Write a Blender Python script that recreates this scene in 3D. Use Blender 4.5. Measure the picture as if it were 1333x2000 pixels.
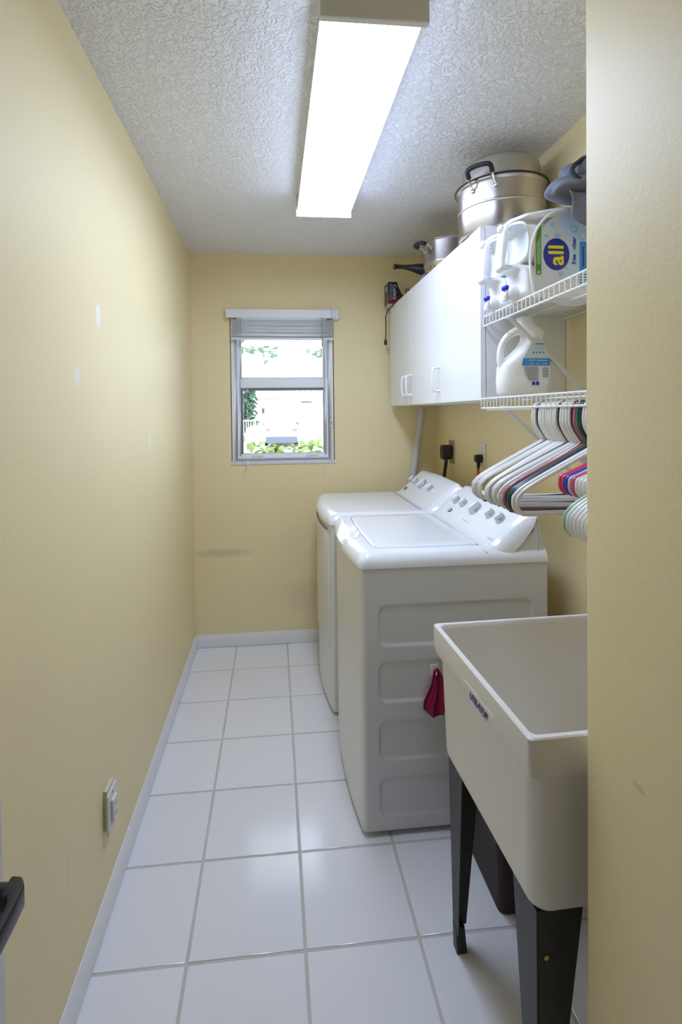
import bpy, bmesh, math, random
from mathutils import Vector, Matrix

for o in list(bpy.data.objects):
    bpy.data.objects.remove(o)
S = bpy.context.scene
C = S.collection
random.seed(7)
PI = math.pi

# ------------------------------------------------------------------ camera
CAM = (0.4995, -3.2374, 1.4478)
YAW, PITCH, ROLL = 0.0987, -0.0181, -0.0115
FPX, CX, CY = 1005.35, 634.5, 825.3
cam_d = bpy.data.cameras.new('camera')
cam = bpy.data.objects.new('camera', cam_d)
C.objects.link(cam)
r_ = Vector((math.cos(YAW), -math.sin(YAW), 0))
f_ = Vector((math.sin(YAW) * math.cos(PITCH), math.cos(YAW) * math.cos(PITCH), math.sin(PITCH)))
u_ = r_.cross(f_)
r2 = math.cos(ROLL) * r_ + math.sin(ROLL) * u_
u2 = -math.sin(ROLL) * r_ + math.cos(ROLL) * u_
m = Matrix((r2, u2, -f_)).transposed().to_4x4()
m.translation = Vector(CAM)
cam.matrix_world = m
cam_d.sensor_fit = 'VERTICAL'
cam_d.sensor_height = 36
cam_d.lens = FPX / 2000 * 36
cam_d.shift_x = (666.5 - CX) / 2000
cam_d.shift_y = (CY - 1000) / 2000
cam_d.clip_start = 0.02
cam_d.clip_end = 200
S.camera = cam

# ------------------------------------------------------------------ world, exposure
LAMP = 25.0
SKY = 4.2
w = bpy.data.worlds.new('overcast_sky')
S.world = w
w.use_nodes = True
bg = w.node_tree.nodes['Background']
bg.inputs['Color'].default_value = (0.90, 0.95, 1.0, 1)
bg.inputs['Strength'].default_value = SKY
S.cycles.max_bounces = 12
S.cycles.diffuse_bounces = 8
S.cycles.glossy_bounces = 6
S.view_settings.view_transform = 'Standard'
S.view_settings.look = 'None'
S.view_settings.exposure = 0.0
S.view_settings.gamma = 1
S.view_settings.use_curve_mapping = False

# ------------------------------------------------------------------ materials
MATS = {}


def mat(name, col, rough=0.5, metal=0.0, bump=0.0, bscale=200.0, var=0.0, vscale=6.0, coat=0.0, spec=0.5, sub=0.0, aniso=0.0):
    if name in MATS:
        return MATS[name]
    mt = bpy.data.materials.new(name)
    mt.use_nodes = True
    nt = mt.node_tree
    b = nt.nodes['Principled BSDF']
    b.inputs['Base Color'].default_value = (*col, 1)
    b.inputs['Roughness'].default_value = rough
    b.inputs['Metallic'].default_value = metal
    b.inputs['Specular IOR Level'].default_value = spec
    b.inputs['Coat Weight'].default_value = coat
    b.inputs['Coat Roughness'].default_value = 0.08
    if aniso:
        b.inputs['Anisotropic'].default_value = aniso
    tc = nt.nodes.new('ShaderNodeTexCoord')
    if var > 0:
        n = nt.nodes.new('ShaderNodeTexNoise')
        n.inputs['Scale'].default_value = vscale
        n.inputs['Detail'].default_value = 4
        nt.links.new(tc.outputs['Object'], n.inputs['Vector'])
        mx = nt.nodes.new('ShaderNodeMix')
        mx.data_type = 'RGBA'
        mx.inputs[6].default_value = (*[max(0, c * (1 - var)) for c in col], 1)
        mx.inputs[7].default_value = (*[min(1, c * (1 + var)) for c in col], 1)
        nt.links.new(n.outputs['Fac'], mx.inputs[0])
        nt.links.new(mx.outputs[2], b.inputs['Base Color'])
    if bump > 0:
        n2 = nt.nodes.new('ShaderNodeTexNoise')
        n2.inputs['Scale'].default_value = bscale
        n2.inputs['Detail'].default_value = 3
        nt.links.new(tc.outputs['Object'], n2.inputs['Vector'])
        bp = nt.nodes.new('ShaderNodeBump')
        bp.inputs['Strength'].default_value = bump
        bp.inputs['Distance'].default_value = 0.002
        nt.links.new(n2.outputs['Fac'], bp.inputs['Height'])
        nt.links.new(bp.outputs['Normal'], b.inputs['Normal'])
    MATS[name] = mt
    return mt


def wall_mat(name, spots=()):
    """satin cream paint, faint roller relief; spots = (x,y,z,rx,ry,rz,colour,strength) marks with a shape of their own"""
    col = (0.84, 0.715, 0.42)
    mt = bpy.data.materials.new(name)
    mt.use_nodes = True
    nt = mt.node_tree
    b = nt.nodes['Principled BSDF']
    b.inputs['Roughness'].default_value = 0.52
    b.inputs['Specular IOR Level'].default_value = 0.33
    tc = nt.nodes.new('ShaderNodeTexCoord')
    n = nt.nodes.new('ShaderNodeTexNoise')
    n.inputs['Scale'].default_value = 2.5
    n.inputs['Detail'].default_value = 5
    nt.links.new(tc.outputs['Object'], n.inputs['Vector'])
    mx = nt.nodes.new('ShaderNodeMix')
    mx.data_type = 'RGBA'
    mx.inputs[6].default_value = (*[c * 0.97 for c in col], 1)
    mx.inputs[7].default_value = (*[c * 1.03 for c in col], 1)
    nt.links.new(n.outputs['Fac'], mx.inputs[0])
    out = mx.outputs[2]
    ns = nt.nodes.new('ShaderNodeTexNoise')
    ns.inputs['Scale'].default_value = 40
    nt.links.new(tc.outputs['Object'], ns.inputs['Vector'])
    for (x, y, z, rx, ry, rz, sc, st) in spots:
        sb = nt.nodes.new('ShaderNodeVectorMath')
        sb.operation = 'SUBTRACT'
        sb.inputs[1].default_value = (x, y, z)
        nt.links.new(tc.outputs['Object'], sb.inputs[0])
        dv = nt.nodes.new('ShaderNodeVectorMath')
        dv.operation = 'DIVIDE'
        dv.inputs[1].default_value = (rx, ry, rz)
        nt.links.new(sb.outputs[0], dv.inputs[0])
        ln = nt.nodes.new('ShaderNodeVectorMath')
        ln.operation = 'LENGTH'
        nt.links.new(dv.outputs[0], ln.inputs[0])
        ad = nt.nodes.new('ShaderNodeMath')
        ad.operation = 'ADD'
        nt.links.new(ln.outputs['Value'], ad.inputs[0])
        nt.links.new(ns.outputs['Fac'], ad.inputs[1])
        mr = nt.nodes.new('ShaderNodeMapRange')
        mr.inputs['From Min'].default_value = 0.9
        mr.inputs['From Max'].default_value = 1.6
        mr.inputs['To Min'].default_value = st
        mr.inputs['To Max'].default_value = 0
        nt.links.new(ad.outputs[0], mr.inputs['Value'])
        m2 = nt.nodes.new('ShaderNodeMix')
        m2.data_type = 'RGBA'
        m2.inputs[7].default_value = (*sc, 1)
        nt.links.new(mr.outputs[0], m2.inputs[0])
        nt.links.new(out, m2.inputs[6])
        out = m2.outputs[2]
    nt.links.new(out, b.inputs['Base Color'])
    n2 = nt.nodes.new('ShaderNodeTexNoise')
    n2.inputs['Scale'].default_value = 90
    n2.inputs['Detail'].default_value = 2
    nt.links.new(tc.outputs['Object'], n2.inputs['Vector'])
    bp = nt.nodes.new('ShaderNodeBump')
    bp.inputs['Strength'].default_value = 0.12
    bp.inputs['Distance'].default_value = 0.003
    nt.links.new(n2.outputs['Fac'], bp.inputs['Height'])
    nt.links.new(bp.outputs['Normal'], b.inputs['Normal'])
    return mt


def ceiling_mat():
    mt = bpy.data.materials.new('knockdown_ceiling')
    mt.use_nodes = True
    nt = mt.node_tree
    b = nt.nodes['Principled BSDF']
    b.inputs['Base Color'].default_value = (0.90, 0.90, 0.92, 1)
    b.inputs['Roughness'].default_value = 0.8
    tc = nt.nodes.new('ShaderNodeTexCoord')
    n = nt.nodes.new('ShaderNodeTexNoise')
    n.inputs['Scale'].default_value = 55
    n.inputs['Detail'].default_value = 3
    n.inputs['Distortion'].default_value = 1.2
    nt.links.new(tc.outputs['Object'], n.inputs['Vector'])
    rp = nt.nodes.new('ShaderNodeValToRGB')
    rp.color_ramp.elements[0].position = 0.42
    rp.color_ramp.elements[1].position = 0.60
    nt.links.new(n.outputs['Fac'], rp.inputs['Fac'])
    bp = nt.nodes.new('ShaderNodeBump')
    bp.inputs['Strength'].default_value = 0.7
    bp.inputs['Distance'].default_value = 0.008
    nt.links.new(rp.outputs['Color'], bp.inputs['Height'])
    nt.links.new(bp.outputs['Normal'], b.inputs['Normal'])
    return mt


def tile_mat():
    mt = bpy.data.materials.new('glazed_tile')
    mt.use_nodes = True
    nt = mt.node_tree
    b = nt.nodes['Principled BSDF']
    b.inputs['Roughness'].default_value = 0.145
    b.inputs['Specular IOR Level'].default_value = 0.7
    tc = nt.nodes.new('ShaderNodeTexCoord')
    oi = nt.nodes.new('ShaderNodeObjectInfo')
    mx = nt.nodes.new('ShaderNodeMix')
    mx.data_type = 'RGBA'
    mx.inputs[6].default_value = (0.80, 0.80, 0.84, 1)
    mx.inputs[7].default_value = (0.84, 0.83, 0.86, 1)
    nt.links.new(oi.outputs['Random'], mx.inputs[0])
    nt.links.new(mx.outputs[2], b.inputs['Base Color'])
    n = nt.nodes.new('ShaderNodeTexNoise')
    n.inputs['Scale'].default_value = 9
    n.inputs['Detail'].default_value = 3
    ge = nt.nodes.new('ShaderNodeNewGeometry')
    nt.links.new(ge.outputs['Position'], n.inputs['Vector'])
    bp = nt.nodes.new('ShaderNodeBump')
    bp.inputs['Strength'].default_value = 0.06
    bp.inputs['Distance'].default_value = 0.004
    nt.links.new(n.outputs['Fac'], bp.inputs['Height'])
    nt.links.new(bp.outputs['Normal'], b.inputs['Normal'])
    return mt


def emit_mat(name, col, strength):
    mt = bpy.data.materials.new(name)
    mt.use_nodes = True
    nt = mt.node_tree
    nt.nodes.clear()
    e = nt.nodes.new('ShaderNodeEmission')
    e.inputs['Color'].default_value = (*col, 1)
    e.inputs['Strength'].default_value = strength
    o = nt.nodes.new('ShaderNodeOutputMaterial')
    nt.links.new(e.outputs[0], o.inputs[0])
    return mt


def glass_mat():
    mt = bpy.data.materials.new('window_glass')
    mt.use_nodes = True
    nt = mt.node_tree
    nt.nodes.clear()
    t = nt.nodes.new('ShaderNodeBsdfTransparent')
    t.inputs[0].default_value = (0.93, 0.97, 0.96, 1)
    g = nt.nodes.new('ShaderNodeBsdfGlossy')
    g.inputs['Roughness'].default_value = 0.02
    fr = nt.nodes.new('ShaderNodeFresnel')
    fr.inputs['IOR'].default_value = 1.45
    mx = nt.nodes.new('ShaderNodeMixShader')
    o = nt.nodes.new('ShaderNodeOutputMaterial')
    nt.links.new(fr.outputs[0], mx.inputs[0])
    nt.links.new(t.outputs[0], mx.inputs[1])
    nt.links.new(g.outputs[0], mx.inputs[2])
    nt.links.new(mx.outputs[0], o.inputs[0])
    return mt


WALL_L = wall_mat('wall_paint_left', [
    (0, -1.692, 1.736, .05, .022, .042, (0.88, 0.87, 0.86), 0.9),
    (0, -1.858, 1.550, .05, .020, .034, (0.82, 0.80, 0.82), 0.8),
    (0, -1.098, 1.347, .05, .030, .055, (0.86, 0.80, 0.68), 0.6),
    (0, -1.98, 0.36, .05, .004, .05, (0.45, 0.40, 0.32), 0.25)])
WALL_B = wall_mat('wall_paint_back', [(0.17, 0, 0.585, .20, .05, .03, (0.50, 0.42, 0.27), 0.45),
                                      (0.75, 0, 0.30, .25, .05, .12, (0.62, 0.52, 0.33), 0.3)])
WALL = wall_mat('wall_paint')
WALL_E = wall_mat('wall_paint_entry', [(1.034, -2.531, 0.884, .05, .018, .006, (0.55, 0.50, 0.42), 0.7)])
CEIL = ceiling_mat()
TILE = tile_mat()
GROUT = mat('grout', (0.58, 0.555, 0.51), 0.9, bump=0.5, bscale=300, var=0.12, vscale=9)
TRIM = mat('trim_paint', (0.80, 0.80, 0.80), 0.4, bump=0.08, bscale=30)
ENAMEL = mat('white_enamel', (0.86, 0.87, 0.89), 0.16, bump=0.03, bscale=8, coat=0.3)
ENAMEL_SHADED = mat('shaded_enamel', (0.72, 0.715, 0.71), 0.30, bump=0.05, bscale=12)  # white enamel greyed in its colour for the shade on upright faces
PLAST = mat('white_plastic', (0.82, 0.82, 0.82), 0.30, bump=0.02, bscale=40)
MELA = mat('white_melamine', (0.78, 0.78, 0.78), 0.38, bump=0.03, bscale=60)
WIRE = mat('vinyl_wire', (0.84, 0.84, 0.82), 0.35, bump=0.03, bscale=60)
JUG = mat('detergent_plastic', (0.86, 0.87, 0.88), 0.30, bump=0.03, bscale=30)
JUG2 = mat('bottle_plastic', (0.84, 0.84, 0.80), 0.30, bump=0.03, bscale=30)
BLACK = mat('black_plastic', (0.012, 0.012, 0.014), 0.4, bump=0.05, bscale=120)
DARK = mat('dark_gap', (0.03, 0.03, 0.03), 0.8, bump=0.05)
STEEL = mat('stainless_steel', (0.52, 0.485, 0.44), 0.30, 1.0, bump=0.02, bscale=60, var=0.06, vscale=20, aniso=0.7)
STEEL.node_tree.nodes['Principled BSDF'].inputs['Anisotropic Rotation'].default_value = 0.25
_tg = STEEL.node_tree.nodes.new('ShaderNodeTangent')
_tg.direction_type = 'RADIAL'
_tg.axis = 'Z'
STEEL.node_tree.links.new(_tg.outputs[0], STEEL.node_tree.nodes['Principled BSDF'].inputs['Tangent'])
CHROME = mat('chrome', (0.8, 0.8, 0.8), 0.1, 1.0, bump=0.01)
TUB = mat('tub_polypropylene', (0.82, 0.79, 0.74), 0.42, bump=0.06, bscale=50)
LEGM = mat('leg_steel_paint', (0.020, 0.020, 0.023), 0.42, bump=0.06, bscale=80, var=0.1)
GREYM = mat('grey_print', (0.25, 0.26, 0.28), 0.6, bump=0.01)
KNOBM = mat('knob_silver', (0.60, 0.62, 0.66), 0.28, 0.55, bump=0.02)
BINM = mat('brown_bin', (0.034, 0.016, 0.010), 0.65, bump=0.08, bscale=90)
PINK = mat('pink_terry', (0.33, 0.010, 0.055), 0.95, bump=0.9, bscale=500, var=0.25, vscale=60)
CLOTH = mat('bluegrey_cloth', (0.15, 0.158, 0.195), 0.8, bump=0.35, bscale=350, var=0.15, vscale=15)
CLOTHD = mat('dark_edging', (0.025, 0.024, 0.035), 0.85, bump=0.3, bscale=350)
PIPE = mat('grey_pipe', (0.50, 0.48, 0.47), 0.45, bump=0.03, bscale=50)
GLASS = glass_mat()
ALU = mat('white_aluminium', (0.88, 0.90, 0.94), 0.4, bump=0.03, bscale=60)
BLIND = mat('blind_vinyl', (0.80, 0.80, 0.83), 0.45, bump=0.03, bscale=60)
GASKET = mat('grey_gasket', (0.16, 0.17, 0.21), 0.6, bump=0.03)
PLATE = mat('almond_plate', (0.72, 0.71, 0.68), 0.4, bump=0.02)
STPLATE = mat('steel_plate', (0.42, 0.39, 0.34), 0.4, 0.6, bump=0.03)


# ------------------------------------------------------------------ mesh helpers
class MB:
    def __init__(s):
        s.v = []
        s.f = []

    def add(s, vs, fs):
        n = len(s.v)
        s.v += [tuple(p) for p in vs]
        s.f += [tuple(i + n for i in f) for f in fs]
        return s

    def box(s, x0, x1, y0, y1, z0, z1):
        if x0 > x1: x0, x1 = x1, x0
        if y0 > y1: y0, y1 = y1, y0
        if z0 > z1: z0, z1 = z1, z0
        vs = [(x0, y0, z0), (x1, y0, z0), (x1, y1, z0), (x0, y1, z0), (x0, y0, z1), (x1, y0, z1), (x1, y1, z1), (x0, y1, z1)]
        return s.add(vs, [(0, 3, 2, 1), (4, 5, 6, 7), (0, 1, 5, 4), (1, 2, 6, 5), (2, 3, 7, 6), (3, 0, 4, 7)])

    def loops(s, rings, cap0=True, cap1=True, closed=True):
        """stitch equal-length rings (each a list of points)"""
        n = len(rings[0])
        vs = [p for r in rings for p in r]
        fs = []
        for k in range(len(rings) - 1):
            for i in range(n if closed else n - 1):
                j = (i + 1) % n
                fs.append((k * n + i, k * n + j, (k + 1) * n + j, (k + 1) * n + i))
        if cap0: fs.append(tuple(range(n - 1, -1, -1)))
        if cap1: fs.append(tuple(range((len(rings) - 1) * n, len(rings) * n)))
        return s.add(vs, fs)

    def grid(s, rows):
        return s.loops(rows, False, False, False)

    def tube(s, pts, r, n=8, closed=False, rads=None, caps=True):
        pts = [Vector(p) for p in pts]
        N = len(pts)
        T = []
        for i in range(N):
            a = pts[i - 1] if (i > 0 or closed) else pts[i]
            b = pts[(i + 1) % N] if (i < N - 1 or closed) else pts[i]
            T.append((b - a).normalized())
        up = Vector((0, 0, 1)) if abs(T[0].z) < 0.9 else Vector((1, 0, 0))
        nrm = (up - T[0] * up.dot(T[0])).normalized()
        rings = []
        for i in range(N):
            nrm = (nrm - T[i] * nrm.dot(T[i])).normalized()
            bn = T[i].cross(nrm)
            rr = rads[i] if rads else r
            rings.append([pts[i] + (nrm * math.cos(2 * PI * k / n) + bn * math.sin(2 * PI * k / n)) * rr for k in range(n)])
        if closed:
            rings.append(rings[0])
            return s.loops(rings, False, False)
        return s.loops(rings, caps, caps)

    def lathe(s, prof, cx, cy, n=40, cap0=True, cap1=True):
        return s.loops([[(cx + r * math.cos(2 * PI * k / n), cy + r * math.sin(2 * PI * k / n), z) for k in range(n)] for r, z in prof], cap0, cap1)

    def prism(s, poly, axis, a, b):
        def P(p, t):
            return {'x': (t, p[0], p[1]), 'y': (p[0], t, p[1]), 'z': (p[0], p[1], t)}[axis]
        return s.loops([[P(p, a) for p in poly], [P(p, b) for p in poly]])

    def xf(s, M):
        s.v = [tuple(M @ Vector(p)) for p in s.v]
        return s


ORIG = {}


def to_mesh(mb, name, off=Vector((0, 0, 0)), bevel=0.0, seg=2, smooth=True, angle=40):
    me = bpy.data.meshes.new(name)
    me.from_pydata([tuple(Vector(p) - off) for p in mb.v], [], mb.f)
    bm = bmesh.new()
    bm.from_mesh(me)
    bmesh.ops.remove_doubles(bm, verts=bm.verts, dist=1e-6)
    bmesh.ops.recalc_face_normals(bm, faces=bm.faces)
    if bevel > 0:
        ed = [e for e in bm.edges if len(e.link_faces) == 2 and e.calc_face_angle(0) > math.radians(30)]
        bmesh.ops.bevel(bm, geom=ed, offset=bevel, segments=seg, affect='EDGES', profile=0.5, clamp_overlap=True)
    bm.to_mesh(me)
    bm.free()
    if smooth:
        me.polygons.foreach_set('use_smooth', [True] * len(me.polygons))
        me.set_sharp_from_angle(angle=math.radians(20 if bevel > 0 else angle))
    return me


def link(name, me, material, parent=None):
    o = bpy.data.objects.new(name, me)
    C.objects.link(o)
    if material is not None:
        if len(me.materials) == 0:
            me.materials.append(material)
    if parent is not None:
        o.parent = parent
        ORIG[o] = ORIG.get(parent, Vector((0, 0, 0)))
    return o


def part(name, mb, material, parent=None, bevel=0.0, seg=2, smooth=True, angle=40):
    off = ORIG.get(parent, Vector((0, 0, 0))) if parent is not None else Vector((0, 0, 0))
    return link(name, to_mesh(mb, name, off, bevel, seg, smooth, angle), material, parent)


def tag(o, label, cat, group=None, kind=None):
    o['label'] = label
    o['category'] = cat
    if group: o['group'] = group
    if kind: o['kind'] = kind
    return o


def thing(name, label, cat, loc, group=None, kind=None):
    o = bpy.data.objects.new(name, None)
    C.objects.link(o)
    o.empty_display_size = 0.05
    o.location = loc
    ORIG[o] = Vector(loc)
    return tag(o, label, cat, group, kind)


def struct(name, mb, material, label, cat, parent=None, **kw):
    o = part(name, mb, material, parent, **kw)
    if parent is None: tag(o, label, cat, kind='structure')
    return o


def curve_mesh(splines, extrude=0.0, bevel=0.0, res=3, smooth_spline=False, fill='BOTH'):
    cu = bpy.data.curves.new('tmp', 'CURVE')
    cu.dimensions = '2D'
    cu.fill_mode = fill
    cu.extrude = extrude
    cu.bevel_depth = bevel
    cu.bevel_resolution = res
    cu.resolution_u = 6
    for pts in splines:
        if smooth_spline:
            sp = cu.splines.new('BEZIER')
            sp.bezier_points.add(len(pts) - 1)
            for bpnt, p in zip(sp.bezier_points, pts):
                bpnt.co = (p[0], p[1], 0)
                bpnt.handle_left_type = bpnt.handle_right_type = 'AUTO'
        else:
            sp = cu.splines.new('POLY')
            sp.points.add(len(pts) - 1)
            for q, p in zip(sp.points, pts):
                q.co = (p[0], p[1], 0, 1)
        sp.use_cyclic_u = True
    return _eval(cu)


def _eval(cu):
    o = bpy.data.objects.new('tmp', cu)
    C.objects.link(o)
    dg = bpy.context.evaluated_depsgraph_get()
    me = bpy.data.meshes.new_from_object(o.evaluated_get(dg))
    bpy.data.objects.remove(o)
    bpy.data.curves.remove(cu)
    me.materials.clear()
    return me


def text_mesh(body, size, offset=0.0, extrude=0.0002, shear=0.0, space=1.0):
    cu = bpy.data.curves.new('tmp', 'FONT')
    cu.body = body
    cu.size = size
    cu.offset = offset
    cu.extrude = extrude
    cu.shear = shear
    cu.space_character = space
    cu.align_x = 'CENTER'
    cu.align_y = 'CENTER'
    return _eval(cu)


def place(me, origin, right, up, parent=None):
    """put a mesh modelled in the xy plane at origin with x along right, y along up"""
    R = Vector(right).normalized()
    U = Vector(up)
    U = (U - R * U.dot(R)).normalized()
    M = Matrix((R, U, R.cross(U))).transposed().to_4x4()
    M.translation = Vector(origin) - (ORIG.get(parent, Vector((0, 0, 0))) if parent is not None else Vector((0, 0, 0)))
    me.transform(M)
    return me


def flat(name, me, material, origin, right, up, parent, smooth=False):
    place(me, origin, right, up, parent)
    if smooth:
        me.polygons.foreach_set('use_smooth', [True] * len(me.polygons))
        me.set_sharp_from_angle(angle=math.radians(40))
    return link(name, me, material, parent)


def disc_mesh(rx, ry, th=0.0004, n=40):
    return curve_mesh([[(rx * math.cos(2 * PI * k / n), ry * math.sin(2 * PI * k / n)) for k in range(n)]], extrude=th)


def rrect(x0, x1, y0, y1, r, n=5):
    pts = []
    for cx, cy, a0 in ((x1 - r, y0 + r, -PI / 2), (x1 - r, y1 - r, 0), (x0 + r, y1 - r, PI / 2), (x0 + r, y0 + r, PI)):
        for k in range(n + 1):
            a = a0 + PI / 2 * k / n
            pts.append((cx + r * math.cos(a), cy + r * math.sin(a)))
    return pts


def smooth_path(pts, sub=6, closed=False):
    """Catmull-Rom"""
    P = [Vector(p) for p in pts]
    N = len(P)
    out = []
    for i in range(N if closed else N - 1):
        p0 = P[(i - 1) % N] if (closed or i > 0) else P[0]
        p1 = P[i]
        p2 = P[(i + 1) % N]
        p3 = P[(i + 2) % N] if (closed or i + 2 < N) else P[-1]
        for k in range(sub):
            t = k / sub
            out.append(0.5 * ((2 * p1) + (p2 - p0) * t + (2 * p0 - 5 * p1 + 4 * p2 - p3) * t * t + (3 * p1 - p0 - 3 * p2 + p3) * t ** 3))
    if not closed: out.append(P[-1])
    return out


def copy_tree(o, parent=None):
    c = o.copy()
    C.objects.link(c)
    c.parent = parent
    for ch in list(o.children):
        copy_tree(ch, c)
    return c


# ================================================================== ROOM
W = 1.5523          # right wall
H = 2.44            # ceiling
EX = 1.034          # face of the entry wall beside the camera
EY = -2.40          # its far end
FY = -3.42          # wall with the doorway, behind the camera

floor = struct('floor', MB().box(-0.1, W + 0.1, FY - 0.12, 0.2, -0.12, -0.002), GROUT, 'laundry room floor of white glazed square tiles with grey grout', 'floor')
TP, GX, GY, GW = 0.3144, 0.2523, -0.3035, 0.0085
tile_cache = {}
xs = [0.0] + [GX + k * TP for k in range(5)] + [W]
ys = [0.0] + [GY - k * TP for k in range(10)] + [FY]
for i in range(len(xs) - 1):
    for j in range(len(ys) - 1):
        x0 = xs[i] + (GW / 2 if i else 0)
        x1 = xs[i + 1] - (GW / 2 if i < len(xs) - 2 else 0)
        y1 = ys[j] - (GW / 2 if j else 0)
        y0 = ys[j + 1] + (GW / 2 if j < len(ys) - 2 else 0)
        if x1 - x0 < 0.01 or y1 - y0 < 0.01: continue
        if x0 > EX and y1 < EY - 0.02: continue
        key = (round(x1 - x0, 4), round(y1 - y0, 4))
        if key not in tile_cache:
            tile_cache[key] = to_mesh(MB().box(-key[0] / 2, key[0] / 2, -key[1] / 2, key[1] / 2, -0.006, 0.0), 'tile', bevel=0.0016, seg=2, angle=60)
        t = link('tile', tile_cache[key], TILE, floor)
        t.location = ((x0 + x1) / 2, (y0 + y1) / 2, random.uniform(-0.0004, 0.0004))
        t.rotation_euler = (random.uniform(-.0012, .0012), random.uniform(-.0012, .0012), 0)

struct('ceiling', MB().box(-0.1, W + 0.1, FY - 0.12, 0.2, H, H + 0.12), CEIL, 'white ceiling with a knockdown texture', 'ceiling')
struct('wall_left', MB().box(-0.12, 0, FY - 0.12, 0.2, 0, H), WALL_L, 'long cream yellow wall on the left', 'wall')
struct('wall_right', MB().box(W, W + 0.12, FY - 0.12, 0.2, 0, H), WALL, 'cream yellow wall behind the washer, dryer and shelves', 'wall')
struct('wall_entry', MB().box(EX, W, FY, EY, 0, H), WALL_E, 'cream yellow wall end closest to the camera on the right', 'wall', bevel=0.006, seg=3)
# back wall with window opening
WX0, WX1, WZ0, WZ1 = 0.235, 0.884, 1.145, 2.075
b = MB()
b.box(-0.12, WX0, 0, 0.2, 0, H).box(WX1, W + 0.12, 0, 0.2, 0, H).box(WX0, WX1, 0, 0.2, 0, WZ0).box(WX0, WX1, 0, 0.2, WZ1, H)
struct('wall_back', b, WALL_B, 'cream yellow end wall with the window', 'wall')
# wall with the doorway behind the camera, and a dim hall beyond it
b = MB()
b.box(-0.12, 0.115, FY - 0.12, FY, 0, H).box(0.945, W + 0.12, FY - 0.12, FY, 0, H).box(0.115, 0.945, FY - 0.12, FY, 2.05, H)
struct('wall_front', b, WALL, 'cream yellow wall around the doorway behind the camera', 'wall')
b = MB()
b.box(-0.8, 2.2, -5.1, -5.0, 0, H).box(-0.9, -0.8, -5.1, FY - 0.12, 0, H).box(2.2, 2.3, -5.1, FY - 0.12, 0, H)
b.box(-0.8, -0.12, FY - 0.13, FY - 0.1, 0, H).box(W + .12, 2.2, FY - 0.13, FY - 0.1, 0, H)
struct('wall_hall', b, mat('hall_paint', (0.36, 0.33, 0.28), 0.7, bump=0.1, bscale=90, var=0.03), 'taupe hall walls beyond the doorway', 'wall')  # unseen hall, walls and floor coloured dark so less light bounces back
struct('floor_hall', MB().box(-0.9, 2.3, -5.1, FY - 0.12, -0.12, -0.001), mat('hall_floor', (0.20, 0.18, 0.16), 0.4, var=0.1), 'plain tiled hall floor behind the doorway', 'floor')
struct('ceiling_hall', MB().box(-0.9, 2.3, -5.1, FY - 0.12, H, H + 0.12), CEIL, 'white hall ceiling behind the doorway', 'ceiling')


def baseboard(name, p0, p1, nrm, label):
    """moulded skirting from p0 to p1, nrm points into the room"""
    prof = [(0, 0.002), (0.012, 0.002), (0.013, 0.052), (0.010, 0.060), (0.0075, 0.064), (0.006, 0.072), (0.003, 0.078), (0, 0.078)]
    p0, p1, nrm = Vector(p0), Vector(p1), Vector(nrm)
    rings = [[p + nrm * a + Vector((0, 0, z)) for a, z in prof] for p in (p0, p1)]
    return struct(name, MB().loops(rings), TRIM, label, 'baseboard', angle=25)


baseboard('baseboard_left', (0, FY, 0), (0, 0, 0), (1, 0, 0), 'white baseboard along the left wall')
baseboard('baseboard_back', (0.013, 0, 0), (W, 0, 0), (0, -1, 0), 'white baseboard along the window wall')
baseboard('baseboard_right', (W, EY, 0), (W, -0.013, 0), (-1, 0, 0), 'white baseboard behind the appliances')
b = MB()
b.box(0.10, 0.115, FY - 0.135, FY + 0.012, 0, 2.065).box(0.945, 0.96, FY - 0.135, FY + 0.012, 0, 2.065).box(0.10, 0.96, FY - 0.135, FY + 0.012, 2.05, 2.065)
struct('trim_1', b, TRIM, 'white door frame around the doorway behind the camera', 'door frame', bevel=0.002)

# ------------------------------------------------------------------ window
win = thing('window_1', 'white framed single-hung window in the end wall', 'window', (0.56, 0.05, WZ0), kind='structure')
FR = 0.05   # frame plane, recessed from the wall face


def frame_ring(x0, x1, z0, z1, t0, t1, tl, tr, ya, yb):
    """four bars: t0 bottom, t1 top, tl left, tr right"""
    return MB().box(x0, x0 + tl, ya, yb, z0, z1).box(x1 - tr, x1, ya, yb, z0, z1).box(x0 + tl, x1 - tr, ya, yb, z0, z0 + t0).box(x0 + tl, x1 - tr, ya, yb, z1 - t1, z1)


part('frame', frame_ring(WX0 + .006, WX1 - .006, WZ0 + .008, WZ1, .03, .03, .034, .034, .010, .12), ALU, win, bevel=0.003)
up = part('upper_sash', frame_ring(WX0 + .04, WX1 - .04, 1.652, WZ1 - .02, .03, .03, .026, .026, .060, .10), ALU, win, bevel=0.002)
part('pane', MB().box(WX0 + .064, WX1 - .064, .080, .084, 1.68, WZ1 - .05), GLASS, up, smooth=False)
lo = part('lower_sash', frame_ring(WX0 + .04, WX1 - .04, 1.158, 1.663, .040, .052, .022, .022, .022, .058), ALU, win, bevel=0.002)
part('pane', MB().box(WX0 + .06, WX1 - .06, .040, .044, 1.195, 1.612), GLASS, lo, smooth=False)
part('gasket', frame_ring(WX0 + .060, WX1 - .060, 1.196, 1.614, .004, .019, .013, .008, .026, .054), GASKET, lo)
for cx in (0.395, 0.742):
    part('lift_handle', MB().box(cx - .036, cx + .036, .006, .023, 1.166, 1.190), PLATE, lo, bevel=0.003)
part('sash_latch', MB().box(.852, .872, -.006, .0095, 1.362, 1.41), PLATE, win, bevel=0.003)
part('latch_keeper', MB().box(.856, .862, -.010, -.006, 1.372, 1.40), GREYM, win, bevel=0.001)
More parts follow.
